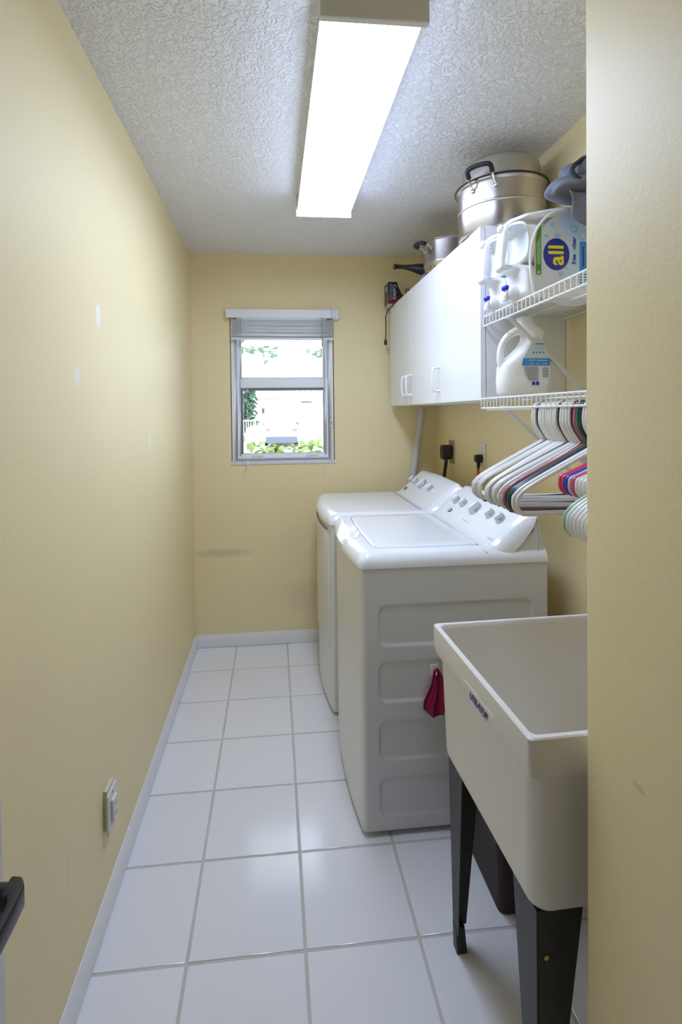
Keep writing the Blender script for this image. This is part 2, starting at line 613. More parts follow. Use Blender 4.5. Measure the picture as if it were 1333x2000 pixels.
part('window_sill', MB().box(WX0 - .003, WX1 + .003, -0.006, 0.05, 1.132, 1.152), mat('marble_sill', (0.70, 0.70, 0.74), 0.35, var=0.2, vscale=25, bump=0.03), win, bevel=0.002)

# ------------------------------------------------------------------ mini blind, raised
bl = thing('mini_blind', 'white mini blind pulled up to the top of the window', 'blind', (0.565, -0.01, 2.09))
va = part('valance', MB().box(.216, .866, -.048, -.040, 2.038, 2.090), BLIND, bl, bevel=0.002)
part('valance_return', MB().box(.870, .912, -.036, -.002, 2.034, 2.093), TRIM, bl, bevel=0.002)
part('head_rail', MB().box(.236, .874, -.038, -.004, 2.046, 2.086), BLIND, bl, bevel=0.003)
part('end_bracket', MB().box(.868, .890, -.046, -.002, 2.040, 2.094), mat('bracket_steel', (.55, .55, .6), .4, .3, bump=.02), bl, bevel=0.001)
nS = 14
for k in range(nS):
    z = 2.030 - k * 0.0080 + random.uniform(-.0012, .0012)
    sag = random.uniform(-.0025, .0005)
    tl_ = random.uniform(.0065, .0105)
    rows = []
    for i in range(17):
        t = i / 16
        x = .250 + t * (.878 - .250)
        zz = z + sag * math.sin(PI * t) + (-.0035 * t * k / 13)
        rows.append([(x, -.036 + .025 * q, zz - tl_ * q + .0030 * (1 - (2 * q - 1) ** 2)) for q in (0, .25, .5, .75, 1)] + [(x, -.036 + .025 * q, zz - tl_ * q - .0006 + .0030 * (1 - (2 * q - 1) ** 2)) for q in (1, .75, .5, .25, 0)])
    part('slat', MB().loops(rows), BLIND, bl)
part('bottom_rail', MB().box(.250, .878, -.038, -.012, 1.906, 1.918), BLIND, bl, bevel=0.003)
for x in (.318, .338, .81):
    part('lift_cord', MB().tube([(x, -.052, 2.04), (x + .001, -.05, 1.9), (x + (.001 if x < .5 else .006), -.05, 1.16 if x < .5 else 1.0)], .0012, 6), TRIM, bl)
part('tilt_wand', MB().tube([(.806, -.056, 2.04), (.807, -.055, 1.86)], .003, 8), GREYM, bl)
part('cord_tassel', MB().lathe([(.002, 1.16), (.006, 1.155), (.007, 1.135), (.003, 1.125)], .339, -.05, 10), TRIM, bl)

# ------------------------------------------------------------------ ceiling light
cl = thing('ceiling_light', 'long white fluorescent ceiling light with a glowing wraparound diffuser', 'ceiling light', (.745, -1.47, H))
LX0, LX1, LY0, LY1, LZ = .616, .862, -2.068, -.876, 2.345
DIFF = emit_mat('lit_diffuser', (0.585, 0.71, 1.0), LAMP)
part('housing', MB().prism([(LX0 + .002, LZ + .0182), (LX1 - .002, LZ + .0182), (LX1 - .004, LZ + .036), (LX1 - .045, H - .0005), (LX0 + .045, H - .0005), (LX0 + .004, LZ + .036)], 'y', LY0 + .01, LY1 - .01), PLAST, cl, bevel=0.004)
dp = [(LX0 + .003, LZ + .018), (LX0 + .006, LZ + .005), (LX0 + .022, LZ + .001), ((LX0 + LX1) / 2, LZ),
      (LX1 - .022, LZ + .001), (LX1 - .006, LZ + .005), (LX1 - .003, LZ + .018)]
part('diffuser', MB().prism(dp, 'y', LY0 + .016, LY1 - .018), DIFF, cl)
CAPM = mat('end_cap_plastic', (0.70, 0.68, 0.64), 0.5, bump=0.03, bscale=40)
part('end_cap', MB().box(LX0 - .002, LX1 + .006, LY0 - .006, LY0 + .014, LZ - .006, H - .001), CAPM, cl, bevel=0.004)
part('end_cap', MB().box(LX0 - .004, LX1 + .004, LY1 - .016, LY1 + .004, LZ - .006, H - .001), CAPM, cl, bevel=0.004)

# ================================================================== WASHER AND DRYER
def bump1(t):
    t = abs(t)
    return 0 if t >= 1 else (1 - t * t) ** 2


def foot_loop(y0, y1, xf, bow, xb, inset=0.0, rc=0.012, side_pts=2, xb_in=0.0):
    """footprint with bowed front, counter-clockwise starting at the near back corner; returns points and a flag for the near side"""
    yc, hy = (y0 + y1) / 2, (y1 - y0) / 2
    Y0, Y1 = y0 + inset, y1 - inset
    pts = []
    # near side from back to front
    for k in range(side_pts):
        t = k / (side_pts - 1)
        pts.append((xb + (xf + rc + inset - xb) * t, Y0))
    # rounded corner
    for k in range(1, 5):
        a = PI / 2 * k / 5
        pts.append((xf + inset + rc - rc * math.sin(a), Y0 + rc - rc * math.cos(a)))
    nF = 40
    for k in range(nF + 1):
        y = Y0 + rc + (Y1 - Y0 - 2 * rc) * k / nF
        pts.append((xf + inset - bow * (1 - ((y - yc) / hy) ** 2), y))
    for k in range(1, 5):
        a = PI / 2 * k / 5
        pts.append((xf + inset + rc - rc * math.cos(a), Y1 - rc + rc * math.sin(a)))
    pts.append((xf + rc + inset, Y1))
    pts.append((xb, Y1))
    return pts


def sdf_rr(x, z, x0, x1, z0, z1, r):
    qx = abs(x - (x0 + x1) / 2) - (x1 - x0) / 2 + r
    qz = abs(z - (z0 + z1) / 2) - (z1 - z0) / 2 + r
    return math.hypot(max(qx, 0), max(qz, 0)) + min(max(qx, qz), 0) - r


def con_profile(dz):
    front = [(1.215, .970), (1.235, .973), (1.262, .988), (1.292, 1.015), (1.322, 1.044), (1.352, 1.071), (1.378, 1.092), (1.394, 1.104), (1.404, 1.106), (1.411, 1.098)]
    end = [(1.232, .958), (1.246, .938), (1.274, .931), (1.300, .938), (1.326, .956), (1.352, .981), (1.378, 1.012), (1.396, 1.038), (1.406, 1.064), (1.411, 1.080)]
    return [(x, z + dz) for x, z in front], [(x, z + dz) for x, z in end]


def appliance(name, label, y0, y1, xf, bow, dz, emboss, lid):
    yc = (y0 + y1) / 2
    root = thing(name, label, name.replace('_', ' '), (1.1, yc, 0))
    xb = 1.444
    nz = 190 if emboss else 3
    ns = 150 if emboss else 2
    rings = []
    base = foot_loop(y0, y1, xf, bow, xb, 0, .014, ns)
    rects = [(.657, .791), (.465, .599), (.266, .398), (.072, .204)]
    for k in range(nz + 1):
        z = .022 + (.918 + dz - .022) * k / nz
        ring = []
        for i, (x, y) in enumerate(base):
            if emboss and i < ns:
                d = 0
                for a, c in rects:
                    s = sdf_rr(x, z, .845, 1.388, a, c, .032)
                    t = max(0.0, min(1.0, .5 - s / .0065))
                    d = max(d, t * t * (3 - 2 * t))
                y = y + .005 * d
            ring.append((x, y, z))
        rings.append(ring)
    part('cabinet', MB().loops(rings), ENAMEL_SHADED, root, angle=50)
    for fx in (xf + .05, xb - .05):
        for fy in (y0 + .05, y1 - .05):
            part('foot', MB().lathe([(.02, .0005), (.022, .004), (.018, .012), (.012, .022)], fx, fy, 14), BLACK, root)
    # top deck
    levels = [(.9185, .0035, 0), (.922, 0, 0), (.940, 0, 0), (.953, .004, .4), (.963, .012, .8), (.970, .024, 1), (.9735, .040, 1), (.9740, .052, 1)]
    if not lid: levels = levels[:-1] + [(.9740, .056, 1)]
    rings = []
    for z, ins, nf in levels:
        ring = []
        for (x, y) in foot_loop(y0, y1, xf - .004, bow, xb, ins - (.004 if ins < .004 else 0), .02, 6):
            zz = z + dz
            if lid and nf > 0 and x < xf + .1:
                q = bump1((y - yc) / .13)
                zz -= .014 * q * nf
                x += .016 * q * nf
            ring.append((x, y, zz))
        rings.append(ring)
    mb = MB()
    if lid:
        LI = .062
        def lid_loop(extra, z):
            out = []
            for (x, y) in foot_loop(y0, y1, xf, bow * .5, 1.218 - extra, LI + extra, .03, 6):
                out.append((x + .0, y, z + dz))
            return out
        rings.append(lid_loop(-.004, .9738))
        rings.append(lid_loop(-.004, .962))
        mb.loops(rings, False, False)
        part('top_deck', mb, ENAMEL, root, angle=40)
        part('lid_well', MB().loops([lid_loop(-.004, .963), lid_loop(-.004, .9632)]), GASKET, root)
        part('lid', MB().loops([lid_loop(0, .964), lid_loop(0, .9735), lid_loop(.003, .9762), lid_loop(.010, .9772), lid_loop(.06, .9775)]), ENAMEL, root, angle=60)
    else:
        mb.loops(rings, False, True)
        part('top_deck', mb, ENAMEL, root, angle=40)
    # console
    fr, en = con_profile(dz)
    rows = []
    nv = 48
    for k in range(nv + 1):
        v = -1 + 2 * k / nv
        # cluster rows at the ends
        v = math.copysign(1 - (1 - abs(v)) ** 1.6, v) if abs(v) < 1 else v
        y = yc + v * (y1 - y0) / 2 * .985
        v0 = .86
        s = max(0, (abs(v) - v0) / (1 - v0))
        e = 1 - math.sqrt(max(0, 1 - s * s))
        arch = -.010 * v * v          # gently arched top edge
        row = []
        for i, (p, q) in enumerate(zip(fr, en)):
            u = i / (len(fr) - 1)
            row.append((p[0] + (q[0] - p[0]) * e, y, p[1] + arch * u + (q[1] - p[1] - arch * u) * e))
        row.append((1.411, y, .925 + dz))
        rows.append(row)
    co = part('console', MB().grid(rows), ENAMEL, root, angle=60)
    part('console_back', MB().prism([(1.245, .921 + dz), (1.4435, .921 + dz), (1.443, .945 + dz), (1.428, 1.02 + dz), (1.4165, 1.078 + dz), (1.405, 1.078 + dz), (1.40, 1.03 + dz), (1.33, .955 + dz)], 'y', y0 + .010, y1 - .010), ENAMEL_SHADED, root, bevel=.002)
    part('console_seam', MB().box(1.212, 1.2165, y0 + .05, y1 - .05, .960 + dz, .9752 + dz), GREYM, co)
    return root, co


CON_N = Vector((-.115, 0, .15)).normalized()
CON_U = Vector((.15, 0, .115)).normalized()


def con_point(y, s, dz):
    """point on the console face, s = distance up the slope from the seam"""
    base = Vector((1.262, y, .988 + dz))
    return base + CON_U * s


def knob(parent, y, s, dz, r, big):
    p = con_point(y, s, dz)
    ax = CON_N
    Rt = Vector((0, -1, 0))
    M = Matrix((Rt, CON_U, ax)).transposed().to_4x4()
    M.translation = p
    mb = MB()
    mb.lathe([(r * 1.12, -.004), (r * 1.12, .003), (r, .005), (r * .94, .020), (r * .86, .0235), (r * .4, .0245)], 0, 0, 28)
    mb.xf(M)
    k = part('knob', mb, KNOBM, parent, angle=35)
    g = MB().box(-r * .26, r * .26, -r * .92, r * .92, .02, .036 if big else .032)
    g.xf(M)
    part('knob_grip', g, ENAMEL, k, bevel=.004, seg=3)
    rg = MB().lathe([(r * 1.18, -.004), (r * 1.30, -.004), (r * 1.30, .0012), (r * 1.18, .0018)], 0, 0, 32, False, False)
    rg.xf(M)
    part('knob_ring', rg, CHROME, k)
    # printed dial marks
    t = MB()
    for q in range(9):
        a = math.radians(-130 + 260 * q / 8) + PI / 2
        ca, sa = math.cos(a), math.sin(a)
        R1 = r * 1.5
        n = len(t.v)
        L = .006 if q % 2 else .004
        t.box(-L / 2, L / 2, -.0007, .0007, 0.0002, .0008)
        for i in range(n, len(t.v)):
            x, y2, z = t.v[i]
            t.v[i] = (x + R1 * ca, y2 + R1 * sa, z + .0003)
    t.xf(M)
    part('dial_marks', t, GREYM, k, smooth=False)['kind'] = 'stuff'
    return k


washer, wcon = appliance('washing_machine', 'white top-load washing machine in front, beside the laundry tub', -1.534, -.848, .787, .025, 0.0, True, True)
for (y, s, r, big) in ((-.978, .083, .020, 0), (-1.067, .083, .020, 0), (-1.195, .084, .031, 1), (-1.331, .090, .021, 0), (-1.42, .090, .021, 0)):
    knob(wcon, y, s, 0, r, big)
RIGHT = Vector((0, -1, 0))


def con_print(me, name, material, y, s, dz, parent, lift=.001):
    return flat(name, me, material, con_point(y, s, dz) + CON_N * lift, RIGHT, CON_U, parent)


con_print(disc_mesh(.017, .011, .0012), 'badge', mat('badge_grey', (.12, .13, .15), .25, .6, bump=.02), -1.0, .028, 0, wcon, .0035)
con_print(disc_mesh(.014, .0085, .0004), 'badge_inlay', mat('badge_silver', (.75, .75, .75), .25, .6, bump=.02), -1.0, .028, 0, wcon, .0052)
BLUEP = mat('blue_print', (.02, .16, .62), .4, bump=.02)
GREYL = mat('light_grey_print', (.42, .44, .47), .6, bump=.01)
con_print(curve_mesh([[(.046 * math.cos(a), .046 * math.sin(a)) for a in [math.radians(55 + 4 * i) for i in range(12)]] + [(.040 * math.cos(a), .040 * math.sin(a)) for a in [math.radians(99 - 4 * i) for i in range(12)]]], extrude=.0004), 'blue_mark', BLUEP, -1.195, .084, 0, wcon, .003)
def dash(L, hgt=.0022):
    return curve_mesh([[(-L / 2, -hgt / 2), (L / 2, -hgt / 2), (L / 2, hgt / 2), (-L / 2, hgt / 2)]], extrude=.0003)


for (y, s, L) in ((-.955, .135, .026), (-1.06, .135, .018), (-1.180, .020, .014), (-1.205, .018, .018), (-1.235, .020, .010), (-1.34, .135, .016), (-1.435, .135, .018)):
    con_print(dash(L), 'console_print', GREYL, y, s, 0, wcon, .0035 if s < .1 else .001)
con_print(curve_mesh([[(-.028, .001), (-.012, -.004), (0, -.001), (.012, -.004), (.028, .003), (.012, -.002), (0, .001), (-.012, -.002)]], extrude=.0003), 'model_print', GREYL, -1.47, .006, 0, wcon, .006)

dryer, dcon = appliance('dryer', 'white clothes dryer in the far corner under the cabinet', -.822, -.138, .766, .030, -.006, False, False)
for (y, s, r, big) in ((-.22, .086, .019, 0), (-.303, .086, .019, 0), (-.431, .087, .030, 1), (-.58, .086, .020, 0)):
    knob(dcon, y, s, -.006, r, big)
con_print(disc_mesh(.012, .012, .003), 'start_button', GREYL, -.70, .085, -.006, dcon, .002)
con_print(disc_mesh(.017, .011, .0012), 'badge', MATS['badge_grey'], -.242, .020, -.006, dcon, .004)
for (y, s, L) in ((-.23, .135, .022), (-.32, .135, .018), (-.42, .016, .012), (-.45, .016, .018), (-.60, .13, .014), (-.68, .11, .012)):
    con_print(dash(L), 'console_print', GREYL, y, s, -.006, dcon, .0035 if s < .1 else .001)


def bow_x(y):
    return .766 - .030 * (1 - ((y + .48) / .342) ** 2)


# dryer door: raised panel following the bow, shade of its finger gap drawn as a grey tube
rows = []
for (ins, prz) in ((0, -.004), (0, .004), (.003, .0065), (.007, .0075)):
    ring = []
    for (y, z) in rrect(-.772 + ins, -.188 - ins, .30 + ins, .868 - ins, .035, 6):
        ring.append((y, z, prz))
    rows.append(ring)
# densify along y so that the panel can bend with the front
def dens(ring):
    out = []
    for i in range(len(ring)):
        a, c = ring[i], ring[(i + 1) % len(ring)]
        k = max(1, int(abs(a[0] - c[0]) / .03))
        for q in range(k):
            out.append(tuple(a[j] + (c[j] - a[j]) * q / k for j in range(3)))
    return out
drings = []
n0 = None
for ring in rows:
    out = []
    for i in range(len(ring)):
        a, c = ring[i], ring[(i + 1) % len(ring)]
        k = 18 if abs(a[0] - c[0]) > .3 else 1
        for q in range(k):
            out.append(tuple(a[j] + (c[j] - a[j]) * q / k for j in range(3)))
    drings.append([(bow_x(y) - pz, y, z) for (y, z, pz) in out])
ddoor = part('door', MB().loops(drings), ENAMEL_SHADED, dryer, angle=50)
hp = []
for k in range(15):
    y = -.745 + (.53) * k / 14
    hp.append((bow_x(y) - .003, y, .884))
part('handle_gap_shade', MB().tube(hp, .0045, 6), GASKET, ddoor)

# ================================================================== LAUNDRY TUB
tub = thing('laundry_tub', 'off-white plastic laundry tub on black steel legs beside the washer', 'laundry tub', (1.235, -2.11, 0))
X0, X1, Y0, Y1, ZR = .937, 1.532, -2.366, -1.853, .864


def tub_ring(ins, z, r=.02):
    return [(x, y, z) for x, y in rrect(X0 + ins, X1 - ins, Y0 + ins, Y1 - ins, r, 6)]


mb = MB()
mb.loops([tub_ring(.060, .545, .05), tub_ring(.034, .62, .045), tub_ring(.0165, .850, .020), tub_ring(.0135, .862, .016), tub_ring(.0115, .864, .014), tub_ring(.0025, .864, .010), tub_ring(0, .8615, .009),
          tub_ring(0, .812, .009), tub_ring(.002, .794, .012), tub_ring(.004, .788, .014), tub_ring(.010, .783, .028), tub_ring(.012, .775, .034), tub_ring(.0195, .545, .034), tub_ring(.021, .531, .034), tub_ring(.026, .522, .032), tub_ring(.034, .520, .030)])
part('basin', mb, TUB, tub, angle=35)
part('drain', MB().lathe([(.004, .553), (.018, .553), (.026, .552), (.030, .549), (.030, .544)], 1.235, -2.11, 20, True, False), CHROME, tub)
BLUET = mat('blue_lettering', (.035, .04, .20), .5, bump=.02)
flat('lettering', text_mesh('UTILATUB', .021, .0006, .0003, shear=.25, space=.95), BLUET, (X0 + .0045 - .0055, -2.150, .802), (0, -1, 0), (0, 0, 1), tub)
b = MB()
b.box(X0 - .0008, X0 + .001, -2.225, -2.075, .819, .8215)
part('embossed_line', b, TUB, tub)
for sx in (0, 1):
    for sy in (0, 1):
        cx = X0 + .030 if sx == 0 else X1 - .030
        cy = Y0 + .030 if sy == 0 else Y1 - .034
        dx = 1 if sx == 0 else -1
        dy = 1 if sy == 0 else -1
        # angle-iron leg: two tapered plates meeting at the outer corner
        th = .003
        mb = MB()
        zt, zb = .5195, .055
        wt, wb = .092, .036
        # the outer corner leans a little inwards to the foot
        lx, ly = .006 * dx, .010 * dy
        def P(a, bb, z):
            k = (zt - z) / zt
            return (cx + a * dx + lx * k, cy + bb * dy + ly * k, z)
        mb.loops([[P(0, 0, zb), P(0, wb, zb), P(th, wb, zb), P(th, 0, zb)], [P(0, 0, zt), P(0, wt, zt), P(th, wt, zt), P(th, 0, zt)]])
        mb.loops([[P(0, 0, zb), P(wb, 0, zb), P(wb, th, zb), P(0, th, zb)], [P(0, 0, zt), P(wt, 0, zt), P(wt, th, zt), P(0, th, zt)]])
        lg = part('leg', mb, LEGM, tub, smooth=False)
        ft = MB()
        ft.loops([[P(-.001, -.001, 0.0008), P(.028, -.001, .0008), P(.028, .028, .0008), P(-.001, .028, .0008)], [P(-.001, -.001, .07), P(.024, -.001, .07), P(.024, .024, .07), P(-.001, .024, .07)]])
        part('leg_foot', ft, LEGM, lg, bevel=.002)
        for zz in (.10, .43):
            sc = MB().lathe([(.0052, 0), (.0052, .002), (.003, .0035)], 0, 0, 10)
            p = P(.018, 0, zz)
            M = Matrix.Rotation(PI / 2 * dy, 4, 'X')
            M.translation = Vector((p[0], p[1] , p[2]))
            part('screw', sc.xf(M), mat('brass_screw', (.55, .45, .2), .35, .9, bump=.02), lg)
tub.rotation_euler.z = math.radians(1.5)

# bin under the tub
bn = thing('waste_bin', 'dark brown plastic bin on the floor under the laundry tub', 'bin', (1.24, -1.70, 0))
rg = []
for z, e in ((0.0005, .006), (.004, 0), (.40, -.022), (.405, -.026), (.42, -.026), (.42, -.018), (.40, -.016), (.02, .008)):
    rg.append([(x, y, z) for x, y in rrect(1.128 + e, 1.36 - e, -1.842 + e, -1.60 - e, .02, 5)])
part('body', MB().loops(rg), BINM, bn)
part('rim_band', MB().loops([[(x, y, z) for x, y in rrect(1.128 - e, 1.36 + e, -1.842 - e, -1.60 + e, .02, 5)] for z, e in ((.385, .024), (.389, .029), (.398, .029), (.401, .025))], False, False), BINM, bn)

# pink cloth on a stick-on hook at the side of the washer
hk = thing('stick_on_hook', 'small white stick-on hook on the side of the washer', 'hook', (1.035, -1.534, .56))
part('hook_plate', MB().box(1.022, 1.050, -1.5375, -1.5335, .545, .585), PLAST, hk, bevel=.001)
part('hook_prong', MB().tube(smooth_path([(1.036, -1.537, .562), (1.036, -1.550, .556), (1.036, -1.560, .560), (1.036, -1.562, .572)], 4), .0028, 8), CHROME, hk)
rows = []
for k in range(23):
    t = k / 22
    z = .566 - .128 * t
    hw = .012 + .030 * min(1, t * 1.35)
    row = []
    for i in range(25):
        s = -1 + 2 * i / 24
        zz = z - .030 * t * (1 - abs(s + .05)) - (.02 * t * (abs(s) > 2))
        fold = .006 * math.sin(s * 7 + 1.2) * (0.4 + t) + .003 * math.sin(s * 15 + 3 * t)
        row.append((1.040 + hw * s + .004 * math.sin(5 * t), -1.555 + fold, zz + (.012 * (1 - t) * (1 - s * s))))
    rows.append(row)
bk = [[(x, y + .006, z) for (x, y, z) in reversed(row)] for row in rows]
tag(part('wash_cloth', MB().loops([r1 + r2 for r1, r2 in zip(rows, bk)]), PINK, angle=180), 'magenta pink terry cloth hanging between washer and laundry tub', 'cloth')

# ================================================================== WALL CABINET
cb = thing('wall_cabinet', 'white three-door wall cabinet hung above the washer and dryer', 'cabinet', (1.40, -.765, 1.487))
KX, KY0, KY1, KZ0, KZ1 = 1.234, -1.472, -.062, 1.487, 2.103
part('carcass', MB().box(KX + .021, W - .001, KY0, KY1, KZ0, KZ1), MELA, cb, bevel=.0015)
seams = [KY1, -.516, -.972, KY0]
hys = [-.470, -.562, -1.018]
for k in range(3):
    d = part('door', MB().box(KX, KX + .019, seams[k + 1] + .0012, seams[k] - .0012, KZ0 + .001, KZ1 - .001), MELA, cb, bevel=.0012)
    hy = hys[k]
    hz = 1.592
    pth = smooth_path([(KX + .002, hy, hz + .052), (KX - .020, hy, hz + .051), (KX - .031, hy, hz + .040), (KX - .033, hy, hz), (KX - .031, hy, hz - .040), (KX - .020, hy, hz - .051), (KX + .002, hy, hz - .052)], 6)
    part('handle', MB().tube(pth, .0052, 10), PLAST, d)

# ================================================================== WIRE SHELVES
def wire_shelf(label, xf, z, ya, yb, strut_y, rod):
    t = thing('wire_shelf', label, 'shelf', (1.4, (ya + yb) / 2, z), 'white wire shelves on the right wall')
    LIP = .033
    rw = .0028
    part('front_wire', MB().tube([(xf, ya, z), (xf, yb, z)], rw * 1.2, 8), WIRE, t)
    part('lip_wire', MB().tube([(xf - .001, ya, z - LIP), (xf - .001, yb, z - LIP)], rw * 1.2, 8), WIRE, t)
    part('back_wire', MB().tube([(W - .012, ya, z - .004), (W - .012, yb, z - .004)], rw, 8), WIRE, t)
    part('middle_wire', MB().tube([((xf + W) / 2 - .01, ya, z - .0045), ((xf + W) / 2 - .01, yb, z - .0045)], rw, 8), WIRE, t)
    if rod: part('hanging_rod', MB().tube([(1.256, ya + .01, 1.456), (1.256, yb - .004, 1.456)], .006, 10), WIRE, t)
    n = int(round((yb - ya) / .0254))
    proto = None
    for k in range(n + 1):
        y = ya + (yb - ya) * k / n
        if proto is None:
            me = to_mesh(MB().tube([(xf - .0035, 0, z - LIP - .002), (xf - .0035, 0, z - .004), (xf - .002, 0, z + .001), (xf + .004, 0, z + .0022), (W - .004, 0, z + .0018)], .0016, 6), 'cross_wire', Vector((ORIG[t].x, 0, ORIG[t].z)))
            proto = me
        o = link('cross_wire', proto, WIRE, t)
        o.location.y = y - ORIG[t].y
    for sy in strut_y:
        a = Vector((xf + .022, sy, z - .030))
        bb = Vector((W - .006, sy, z - .030 - (W - xf) * .86))
        d = (bb - a).normalized()
        nn = Vector((0, 1, 0))
        uu = d.cross(nn)
        rings = [[p + nn * s1 * .007 + uu * s2 * .0055 for s1, s2 in ((-1, -1), (1, -1), (1, 1), (-1, 1))] for p in (a, bb)]
        st = part('support_strut', MB().loops(rings), mat('strut_vinyl', (.66, .65, .63), .4, bump=.03), t, bevel=.002)
        part('strut_clip', MB().box(xf + .012, xf + .03, sy - .007, sy + .007, z - .034, z - .026), WIRE, st, bevel=.002)
    for y in (ya + .02, yb - .15, (ya + yb) / 2):
        part('wall_clip', MB().box(W - .018, W - .0005, y - .006, y + .006, z - .012, z + .008), WIRE, t, bevel=.002)
    return t


wire_shelf('upper white wire shelf holding the two big detergent jugs', 1.247, 1.782, EY + .004, -1.4755, (-1.625, -2.28), False)
wire_shelf('lower white wire shelf with the coat hangers under it', 1.237, 1.492, EY + .004, -1.4755, (-1.605, -2.28), True)

# ------------------------------------------------------------------ coat hangers
HCOL = {
    'white': (.82, .82, .80), 'black': (.012, .012, .014), 'navy': (.015, .018, .07), 'pink': (.55, .16, .24), 'green': (.01, .16, .07),
    'hot_pink': (.68, .06, .16), 'blue': (.02, .06, .55), 'lavender': (.66, .62, .72), 'mint': (.34, .58, .38)}
hang_cache = {}


def hanger(y, col, size, label, group, tilt=0.0):
    key = (col, size)
    if key not in hang_cache:
        mt = mat('hanger_' + col, HCOL[col], .3, bump=.03, bscale=40)
        k = 1.0 if size == 'adult' else .70
        half, nz, tz, bz = .207 * k, -.104, (-.216 if size == 'adult' else -.168), (-.262 if size == 'adult' else -.200)
        R = .023 * (1 if size == 'adult' else .8)
        nx = .012
        # closed body loop in the xz plane, rounded shoulders
        loop = [(nx, nz), (nx - half * .08, nz + (tz - nz) * .075), (nx - half * .45, nz + (tz - nz) * .43), (nx - half * .86, nz + (tz - nz) * .84)]
        cxl, czl = nx - half + R, bz + R
        for a in (140, 165, 190, 215, 240, 265):
            loop.append((cxl + R * math.cos(math.radians(a)), czl + R * math.sin(math.radians(a)) + (.006 if a < 180 else 0)))
        loop += [(nx - half * .5, bz), (nx + half * .5, bz)]
        cxr = nx + half - R
        for a in (275, 300, 325, 350, 15, 40):
            loop.append((cxr + R * math.cos(math.radians(a)), czl + R * math.sin(math.radians(a)) + (.006 if a in (15, 40) else 0)))
        loop += [(nx + half * .86, nz + (tz - nz) * .84), (nx + half * .45, nz + (tz - nz) * .43), (nx + half * .08, nz + (tz - nz) * .075)]
        P = smooth_path([(x, 0, z) for x, z in loop], 3, True)
        body = to_mesh(MB().tube(P, .0046, 8, closed=True), 'hanger_body')
        hr = .0165
        hp = [(nx, 0, nz + .002), (nx - .012, 0, nz + .016), (-hr - .0005, 0, -.058), (-hr - .002, 0, -.03)]
        for a in (180, 150, 120, 90, 60, 30, 0, -30):
            hp.append((hr * math.cos(math.radians(a)), 0, -.0145 + hr * math.sin(math.radians(a))))
        hook = to_mesh(MB().tube(smooth_path(hp, 3), .0036, 8), 'hanger_hook')
        body.materials.append(mt)
        hook.materials.append(mt)
        hang_cache[key] = (body, hook)
    body, hook = hang_cache[key]
    o = thing('coat_hanger', label, 'hanger', (1.256, y, 1.4680), group)
    ORIG[o] = Vector((0, 0, 0))
    link('shoulder_loop', body, None, o)
    link('hook', hook, None, o)
    o.rotation_euler = (0, 0, tilt)
    return o


row = ['white'] * 23
for i_, c_ in ((2, 'black'), (11, 'black'), (16, 'black'), (17, 'pink'), (18, 'green'), (19, 'navy')):
    row[i_] = c_
dist = {2: 'black plastic hanger just behind the two farthest white hangers', 11: 'black plastic hanger amid the white ones in the middle of the row',
        16: 'black plastic hanger beside the dusty pink one', 17: 'dusty pink hanger between a black and a green one',
        19: 'navy blue plastic hanger in the long row', 18: 'dark green plastic hanger behind the navy one'}
ORD = 'first second third fourth fifth sixth seventh eighth ninth tenth eleventh twelfth thirteenth fourteenth fifteenth sixteenth seventeenth eighteenth'.split()
nw = 0
for i, cc in enumerate(row):
    y = -1.832 - i * .0121
    if i in dist:
        lb = dist[i]
    else:
        lb = 'white hanger, ' + ORD[nw] + ' white one from the far end of the long row'
        nw += 1
    h_ = hanger(y, cc, 'adult', lb, 'hangers under the lower wire shelf', random.uniform(-.012, .012))
    h_.rotation_euler.y = random.uniform(-.035, .035)
kid = [('hot_pink', 'hot pink small hanger, the farthest of the small ones'), ('hot_pink', 'hot pink small hanger right behind the bright blue one'), ('blue', 'bright blue small hanger'),
       ('lavender', 'pale lavender small hanger between the blue and a pink one'), ('hot_pink', 'hot pink small hanger in front of the blue one')] + [('white', 'white small hanger, ' + ORD[q] + ' in front of the last hot pink one') for q in range(4)]
for i, (cc, lb) in enumerate(kid):
    hanger(-2.168 - i * .0125, cc, 'small', lb, 'small hangers under the lower wire shelf')
hanger(-2.290, 'mint', 'adult', 'mint green hanger at the near end of the shelf', 'hangers at the near end of the shelf')
for i in range(6):
    hanger(-2.302 - i * .0121, 'white', 'adult', 'white hanger, ' + ORD[i] + ' in front of the mint green one', 'hangers at the near end of the shelf')

# ================================================================== DETERGENT JUGS
CYAN = mat('cyan_print', (.30, .55, .80), .35, bump=.02)
PALEB = mat('pale_blue_print', (.52, .68, .84), .35, bump=.02)
DBLUE = mat('deep_blue_print', (.008, .025, .32), .35, bump=.02)
YELL = mat('yellow_print', (.80, .68, .01), .35, bump=.02)
GREENP = mat('green_print', (.07, .26, .02), .35, bump=.02)
GREENL = mat('pale_green_print', (.26, .42, .22), .35, bump=.02)
LABELW = mat('label_white', (.62, .64, .70), .35, bump=.02)
CAPB = mat('blue_button', (.01, .03, .60), .35, bump=.02)
VIOL = mat('indigo_print', (.05, .06, .42), .35, bump=.02)
BAND = mat('azure_print', (.03, .27, .66), .35, bump=.02)


